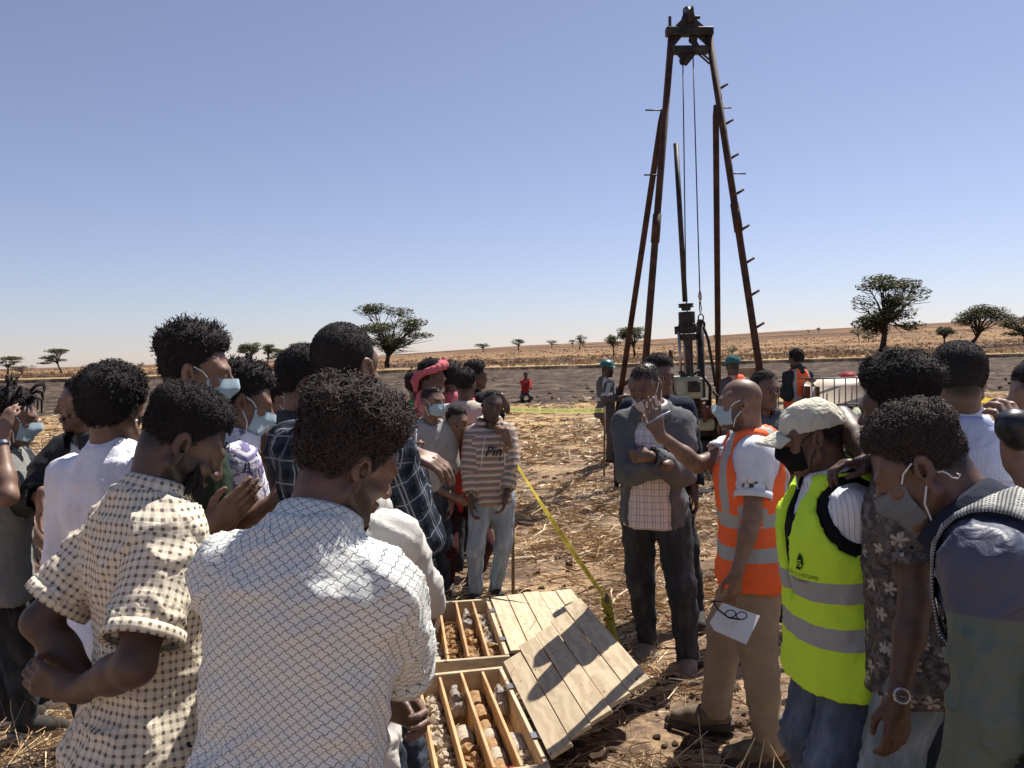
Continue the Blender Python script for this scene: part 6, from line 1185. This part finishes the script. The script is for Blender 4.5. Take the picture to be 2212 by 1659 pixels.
# ================================================================== caution tape, stakes
TAPE = thin(vary('caution_yellow', (.80, .66, .10), .12, 4, .45), .5); INK = Mat('tape_ink', .7).color((.03, .03, .02)).m; TAPEP = thin(vary('caution_pale', (.74, .72, .26), .1, 4, .45), .5); STAKE = vary('stick_wood', (.22, .14, .085), .3, 12, .9)
def text_mesh(s, size, ext=0.0):
    cu = bpy.data.curves.new('t', 'FONT'); cu.body = s; cu.size = size; cu.align_x = 'CENTER'; cu.align_y = 'CENTER'; cu.resolution_u = 2; o = bpy.data.objects.new('t', cu); me = bpy.data.meshes.new_from_object(o); bpy.data.objects.remove(o); return me
def tape(label, P, width, mat, words=0, mirror=True, twist=None, tsize=.042):
    """ribbon along points P; width vertical unless twisted"""
    P = np.asarray(P, float); t = thing('caution_tape', gz(P.mean(0), P[:, 2].min()), label, 'tape', 'caution tape around the drill site'); n = len(P); V = []
    for i, p in enumerate(P):
        d = nz(P[min(i+1, n-1)]-P[max(i-1, 0)]); a = twist[i] if twist is not None else 0.; s0 = nz(np.cross(d, (0, 0, 1))); u0 = np.cross(s0, d); w = u0*math.cos(a)+s0*math.sin(a); V += [p-w*width/2, p+w*width/2]
    i = np.arange(n-1)*2; o = link('ribbon', mkmesh(np.array(V)-PORG[t.name], np.stack([i, i+2, i+3, i+1], 1)), mat, t); acc = np.concatenate([[0], np.cumsum(np.linalg.norm(np.diff(P, axis=0), axis=1))]); m = MB()
    for kx in range(words):
        s = (kx+.5)/words*acc[-1]; j = int(np.clip(np.searchsorted(acc, s)-1, 0, n-2)); f = (s-acc[j])/(acc[j+1]-acc[j]); c = lerp(P[j], P[j+1], f); d = nz(P[j+1]-P[j]); a = lerp(twist[j], twist[j+1], f) if twist is not None else 0.; s0 = nz(np.cross(d, (0, 0, 1))); u0 = np.cross(s0, d); w = u0*math.cos(a)+s0*math.sin(a); nn = np.cross(d, w)
        if np.dot(nn, CAM-c) < 0: nn = -nn
        me = text_mesh('CAUTION', tsize); co = np.array([v.co for v in me.vertices]); X = -co[:, 0] if mirror else co[:, 0]; m = MB(); m.add(c+X[:, None]*d+co[:, 1][:, None]*w+nn*.003, [list(p.vertices) for p in me.polygons]); bpy.data.meshes.remove(me); m.build('lettering', INK, o, False, PORG[t.name])
    return t
a, b = W(1060, 882, 11.6), W(1306, 886, 11.6); xs = np.linspace(0, 1, 16); sag = lambda a, b, s: [lerp(a, b, x)-np.array((0, 0, s*4*x*(1-x))) for x in xs]
tape('yellow caution tape stretched level across the stubble before the squatting man', sag(a, b, .02), .066, TAPEP, 7, True)
a, b = W(1103, 982, 5.75), W(1306, 1290, 4.75); tape('twisted yellow caution tape slanting down to the short stake', sag(a, b, .02), .032, TAPE, 9, False, -.35+.5*np.sin(np.linspace(0, 7, 16)), .024)
a, b = W(2050, 858, 9.6), W(2420, 872, 9.2); tape('yellow caution tape running out past the right picture edge', sag(a, b, .03), .06, TAPE, 0)
def stake(label, base, top, r, wraps=0, mat=None):
    t = thing('stake', base, label, 'stake', 'stakes holding the caution tape'); m = MB(); m.tube([base-np.array((0, 0, .05)), lerp(base, top, .5)+np.array((.004, 0, 0)), top], [r*1.1, r, r*.9], 8); m.build('stick', mat or STAKE, t, True)
    if wraps:
        ax = nz(top-base); F = frameM(ax)
        for i in range(wraps): c = lerp(base, top, .18+.8*i/wraps); m = MB(); m.tube([c+(r+.006)*(F[:, 0]*math.cos(q)+F[:, 1]*math.sin(q))+ax*.02*math.sin(q+i) for q in np.linspace(0, 6.28, 11)], [.013]*11, 5, False); m.build('tape_wrap', TAPE, t, True)
sb = G(1324, 1392); stake('short stake wrapped in yellow caution tape beside the open box lid', sb, W(1308, 1284, sb[1]-.03), .018, 7)
sb = gz(W(1103, 1100, 5.85)); stake('thin stake beside the youth in the striped hoodie', sb, W(1106, 978, 5.85), .012)
sb = gz(W(1304, 1000, 11.62)); stake('thin stake beside the crew worker in grey coverall', sb, W(1306, 878, 11.62), .014)
m = MB(); e = G(1330, 1400)
for q in range(3): m.tube([W(1312+q*4, 1340, 4.72), W(1320+q*5, 1372, 4.66), W(1330+q*6, 1400+q*5, 4.6)], [.012, .016, .02], 4, False, .15)
tag(m.build('tape_end', TAPE, None, True), 'loose yellow tape end hanging from the short stake', 'tape end')
# ================================================================== core boxes
def wood_mat(name, c1, c2):
    k = Mat(name, .72, 0, .25); p = k.coord('Object'); x, y, z = k.sep(p); r = k.rnd(); g = k.noise(k.comb(x*1.3+r*37.0, y*22.0, z*22.0), 1.6, 5, .62, 1.4); ring = k.f('SINE', (y*46.0+k.noise(k.comb(x*1.6+r*11.0, y*3.0, 0.0), 2.2, 2)*9.0)*2.2)*.5+.5
    fg = k.noise(k.comb(x*2.2+r*23.0, y*120.0, z*60.0), 1.0, 4, .7); c = k.mix(k.ramp(g*.45+ring*.18+fg*.37, .34, .66), c1, c2); dirt = k.noise(k.comb(x*2.0+r*3.0, y*2.5, r*8.0), 2.0, 5, .7); c = k.mix(k.ramp(dirt, .50, .72)*.55, c, (.30, .235, .165)); c = k.mix(r*.30, c, tuple(v*.68 for v in c2)); st = k.noise(k.comb(x*3.0+r*5.0, y*6.0, 1.0), 2.6, 4, .7); c = k.mix(k.ramp(st, .58, .74)*.45, c, (.20, .125, .065)); kn = k.voro(k.comb(x*4.0+r*19.0, y*11.0, 0.0), 1.1); c = k.mix(1.0-k.ramp(kn, .035, .085), c, (.075, .042, .022)); nl = k.voro(k.comb(x*9.0+r*7.0, y*30.0, 2.0), 1.0); c = k.mix((1.0-k.ramp(nl, .06, .12))*k.ramp(k.noise(k.comb(x*5.0, y*5.0, r*9.0), 1.0, 1), .52, .56), c, (.05, .034, .022)); k.color(c); k.bump(g, .25, .004); return k.m
WOOD = wood_mat('pine_plank', (.66, .53, .36), (.50, .385, .245)); WOODD = wood_mat('pine_divider', (.62, .40, .20), (.42, .25, .12)); HINGE = Mat('galvanised_hinge', .35, .9).color((.42, .42, .44)).m
_bx = {}
def board(name, a, b, wdir, width, thick, parent, mat, bev=.002):
    """board from a to b, width along wdir; local X is the grain direction"""
    a, b = np.asarray(a, float), np.asarray(b, float); L = np.linalg.norm(b-a); X = nz(b-a); Y = nz(np.asarray(wdir, float)-X*np.dot(wdir, X)); Z = np.cross(X, Y); m = MB(); m.box((0, 0, 0), (L, width, thick), None, bev); o = link(name, m.mesh(False), mat, parent); M = Matrix(np.vstack([np.hstack([np.stack([X, Y, Z], 1), ((a+b)/2-PORG[parent.name])[:, None]]), [0, 0, 0, 1]]).tolist()); o.matrix_local = M; return o
def core_box(label, FR, BR, wid, nch, lidpts, ends, seedl, zb=.03):
    t = thing('core_box', gz((FR+BR)/2), label, 'core box', 'open wooden core boxes'); L = nz(BR-FR); Wd = nz(np.cross((0, 0, 1), L)); H = FR[2]-zb; up = np.array((0, 0, 1.0)); mid = np.array((0, 0, H/2)); FL, BL = FR+Wd*wid, BR+Wd*wid
    for nm, a, b in (('side_board', FR-mid+Wd*.011, BR-mid+Wd*.011), ('side_board', FL-mid-Wd*.011, BL-mid-Wd*.011)): board(nm, a, b, up, H, .022, t, WOOD)
    board('end_board', FR-mid-L*.012-up*.003, FL-mid-L*.012-up*.003, up, H-.003, .024, t, WOOD); board('end_board', BR-mid+L*.012, BL-mid+L*.012, up, H+.004, .024, t, WOOD)
    fl = (FR+BL)/2; board('base', (FR+FL)/2-up*(H-.012), (BR+BL)/2-up*(H-.012), Wd, wid-.046, .016, t, WOODD)
    for i in range(1, nch): o = Wd*(wid*i/nch); board('divider', FR+o-mid*.9+L*.004, BR+o-mid*.9-L*.004, up, H*.86+.012*((i*37) % 3-1), .014, t, WOODD)
    A, B, Cc, D = lidpts; n = 5; N = nz(np.cross(Cc-B, A-B)); N = N if N[2] > 0 else -N
    for i in range(n):
        u = (i+.5)/n; p0, p1 = lerp(B, Cc, u), lerp(A, D, u); w = np.linalg.norm(Cc-B)/n; d = nz(p1-p0); e0, e1 = ends[i]; board('lid_plank', p0-d*e0+N*(.003*((i*7) % 3)), p1+d*e1+N*(.003*((i*7) % 3)), Cc-B, w-.005, .018, t, WOOD)
    for u in (.2, .8): board('lid_batten', lerp(B, A, u)+(Cc-B)*.06-N*.02, lerp(B, A, u)+(Cc-B)*.97-N*.02, A-B, .06, .018, t, WOODD)
    for u in (.22, .75):
        c = lerp(FR, BR, u)+up*.006; m = MB(); m.box(c+Wd*.008+up*.002, (.05, .034, .002), np.stack([L, Wd, up], 1)); m.tube([c-L*.028-Wd*.008, c+L*.028-Wd*.008], .004, 6); h = link('hinge', m.mesh('auto', PORG[t.name]), HINGE, t)
    t_ = Fig(); t_.o = t; t_.FR, t_.L, t_.W, t_.wid, t_.n, t_.len, t_.z = FR, L, Wd, wid, nch, np.linalg.norm(BR-FR), zb+.02; return t_
FR1, BR1 = G(1186, 1645, .20), G(1087, 1443, .20); FR2, BR2 = G(1100, 1412, .20), G(1058, 1299, .20)
BR1 = FR1+nz(BR1-FR1)*.97; BR2 = FR2+nz(BR2-FR2)*.97
A1, B1 = BR1+np.array((.006, 0, .012)), FR1+np.array((.006, 0, .012)); Ce, De = W(1401, 1464, 3.30), W(1257, 1296, 4.36)
box1 = core_box('near wooden core box with five channels, sampling bags and raised plank lid', FR1, BR1, .545, 5, (A1, B1, Ce, De), [(.012, .01), (.0, .03), (.02, .0), (.0, .02), (.015, .035)], 1)
e2 = nz(np.cross(nz(BR2-FR2), (0, 0, 1))); A2, B2 = BR2+np.array((.006, 0, .008)), FR2+np.array((.006, 0, .008)); Cf, Df = B2+e2*.55+np.array((0, 0, .01)), A2+e2*.55+np.array((0, 0, .012))
box2 = core_box('farther wooden core box with lid laid flat, behind the near one', FR2, BR2, .545, 5, (A2, B2, Cf, Df), [(0, 0), (.01, .005), (0, .02), (.012, .01), (.0, .015)], 2)
def soil(name, c1, c2):
    k = Mat(name, .95, 0, .1); p = k.pos(); n = k.noise(p, 60, 4, .7); k.color(k.mix(k.ramp(n, .3, .7), c1, c2)); k.bump(k.noise(p, 140, 3), .6, .006); return k.m
S_BR = soil('brown_core', (.22, .125, .060), (.42, .27, .145)); S_TAN = soil('tan_core', (.34, .275, .20), (.53, .46, .36)); S_GR = soil('grey_core', (.30, .27, .22), (.56, .52, .45))
def chan(b, ch, t, z=0.): return b.FR+b.W*(b.wid*(ch+.5)/b.n)+b.L*(b.len*t)+np.array((0, 0, z-b.FR[2]+b.z))
_ico = None
def crumbs(b, ch, t0, t1, mat, label, n, seed, s0=.010, s1=.022, top=.085):
    r = np.random.default_rng(seed); ico = np.array([(-.526, 0, .851), (.526, 0, .851), (-.526, 0, -.851), (.526, 0, -.851), (0, .851, .526), (0, .851, -.526), (0, -.851, .526), (0, -.851, -.526), (.851, .526, 0), (-.851, .526, 0), (.851, -.526, 0), (-.851, -.526, 0)])
    T0 = np.array([(0, 4, 1), (0, 9, 4), (9, 5, 4), (4, 5, 8), (4, 8, 1), (8, 10, 1), (8, 3, 10), (5, 3, 8), (5, 2, 3), (2, 7, 3), (7, 10, 3), (7, 6, 10), (7, 11, 6), (11, 0, 6), (0, 1, 6), (6, 1, 10), (9, 0, 11), (9, 11, 2), (9, 2, 5), (7, 2, 11)]); V = []; hw = b.wid/b.n/2-.014
    for i in range(n):
        x = r.uniform(-1, 1); c = chan(b, ch, r.uniform(t0, t1))+b.W*x*hw; prof = top*(1-.35*x*x)*(.75+.25*math.sin(i*.37)); c[2] += r.uniform(.35, 1)*prof; V.append(c+ico*(r.uniform(s0, s1)*(1+.3*r.normal(0, 1, (12, 1))))*(1, 1, .85))
    me = mkmesh(np.concatenate(V), T=(T0[None]+np.arange(n)[:, None, None]*12).reshape(-1, 3), smooth=False); o = link('crushed_core', me, mat); tag(o, label, 'soil', kind='stuff')
def core(b, ch, t, ln, rad, mat, label, seed, group, zz=0.):
    r = np.random.default_rng(seed); n = 9; sg = 14; c = chan(b, ch, t); c[2] += rad+.004+zz; V = []; 
    for i in range(n):
        x = (i/(n-1)-.5)*ln; rr = rad*(1 if 0 < i < n-1 else .82); a = np.arange(sg)*2*math.pi/sg; P = np.stack([np.full(sg, x), np.cos(a)*rr, np.sin(a)*rr], 1); P = P*(1+.10*fbm(P*30+seed*3.1, 2)[:, None]); P[:, 0] += .005*r.normal(0, 1, sg)*(i in (0, n-1)); V.append(P)
    V = np.concatenate(V); Q = [[i*sg+j, i*sg+(j+1) % sg, (i+1)*sg+(j+1) % sg, (i+1)*sg+j] for i in range(n-1) for j in range(sg)]; F = Q+[list(range(sg))[::-1], [(n-1)*sg+j for j in range(sg)]]; m = MB(); M = np.stack([b.L, b.W, np.array((0, 0, 1.0))], 1); m.add(V@M.T, F); o = m.build('core_sample', mat, None, 'auto'); o.location = c; tag(o, label, 'core sample', group)
BAG = Mat('clear_plastic_bag', .25, 0, .5).color((.62, .56, .50)).set('Transmission Weight', .45).set('IOR', 1.15); BAG.bump(BAG.noise(BAG.coord('Object'), 45, 3, .6, 1.5), .9, .02); BAG = BAG.m; PAPER = vary('paper_tag', (.72, .66, .62), .12, 60, .8)
def bag(b, ch, t, label, seed):
    c = chan(b, ch, t, .055); F = Fld(c-.12, c+.13, .006); r = np.random.default_rng(seed)
    for i in range(6): F.ell(c+b.L*r.uniform(-.05, .05)+b.W*r.uniform(-.015, .015)+np.array((0, 0, r.uniform(-.01, .03))), (.034, .034, .03), None, .02)
    F.rc(c+np.array((0, 0, .03)), c+b.L*.08+np.array((0, 0, .075)), .03, .012, .02); V, Q = F.mesh(); V = V+vnormals(V, Q)*(.010*fbm(V*38+seed, 3))[:, None]; o = link('sample_bag', mkmesh(V-c, Q), BAG); o.location = c; tag(o, label, 'plastic bag', 'sample bags in the core boxes'); m = MB(); m.box((0, 0, 0), (.06, .045, .001), rotM((1, 0, 0), R(-25))@rotM((0, 0, 1), R(20))); p = link('paper_tag', m.mesh(), PAPER, o); p.location = (.012, -.01, .075)
crumbs(box1, 4, .02, .80, S_GR, 'grey crushed rock filling the outermost channel of the near box', 520, 1); crumbs(box1, 3, .02, .95, S_TAN, 'tan crumbled core filling the channel next to the grey rock, near box', 620, 2); crumbs(box1, 2, .03, .38, S_BR, 'brown crumbled soil at the front of the middle channel, near box', 240, 3, .012, .028)
core(box1, 2, .50, .13, .042, S_TAN, 'single tan core cylinder in the middle channel, near box', 5, 'core samples'); bag(box1, 2, .80, 'clear sample bag at the far end of the middle channel, near box', 3)
for i, (t_, ln) in enumerate(((.05, .10), (.165, .11), (.27, .09), (.365, .09), (.455, .08), (.545, .09))): core(box1, 1, t_, ln, .041, S_BR if i % 2 else S_TAN, '%s core cylinder counted from the front of the packed row, near box' % ('first', 'second', 'third', 'fourth', 'fifth', 'sixth')[i], 20+i, 'core samples packed in a row')
core(box1, 1, .70, .12, .043, S_BR, 'loose dark brown core beyond the packed row, near box', 31, 'core samples'); core(box1, 1, .86, .13, .043, S_BR, 'farthest brown core lump of the packed channel, near box', 32, 'core samples')
bag(box1, 0, .78, 'clear sample bag beside the hinged edge of the near box', 4); core(box1, 0, .38, .17, .036, S_GR, 'long grey core lying under the bag by the hinged edge, near box', 33, 'core samples'); crumbs(box1, 0, .03, .30, S_TAN, 'tan and brown crumbs at the front of the hinge-side channel, near box', 150, 6)
crumbs(box2, 0, .40, .97, S_GR, 'grey crushed rock at the far end of the hinge-side channel, farther box', 300, 7); crumbs(box2, 0, .03, .40, S_BR, 'brown lumps at the front of the hinge-side channel, farther box', 150, 8, .014, .03); crumbs(box2, 1, .03, .62, S_BR, 'brown crumbled core in second channel of the farther box', 330, 9, .012, .028); bag(box2, 1, .80, 'clear sample bag in the second channel of the farther box', 6)
crumbs(box2, 2, .03, .80, S_BR, 'brown crumbled core in the middle channel of the farther box', 420, 10, .012, .026); crumbs(box2, 3, .03, .45, S_GR, 'grey crumbs in the fourth channel of the farther box', 200, 11); core(box2, 3, .15, .14, .042, S_TAN, 'tan core stub in the fourth channel of the farther box', 40, 'core samples'); bag(box2, 3, .72, 'small pale sample bag by the hand of the hoodie wearer', 8); crumbs(box2, 4, .05, .9, S_TAN, 'tan crumbs in the outer channel of the farther box', 300, 12)
RED = Mat('red_marker', .8).color((.35, .06, .05)).m
def mark(b, s_, ch, size):
    me = text_mesh(s_, size); co = np.array([v.co for v in me.vertices]); X = -b.W; Y = b.L; c = b.FR+b.W*(b.wid*(ch+.5)/b.n)-b.L*.012; V = c+co[:, :1]*X+co[:, 1:2]*Y+np.array((0, 0, .004)); m = MB(); m.add(V, [list(p.vertices) for p in me.polygons]); m.build('depth_mark', RED, b.o, False)
mark(box1, '14.00', 3, .022); mark(box1, '17.00', 1, .022)
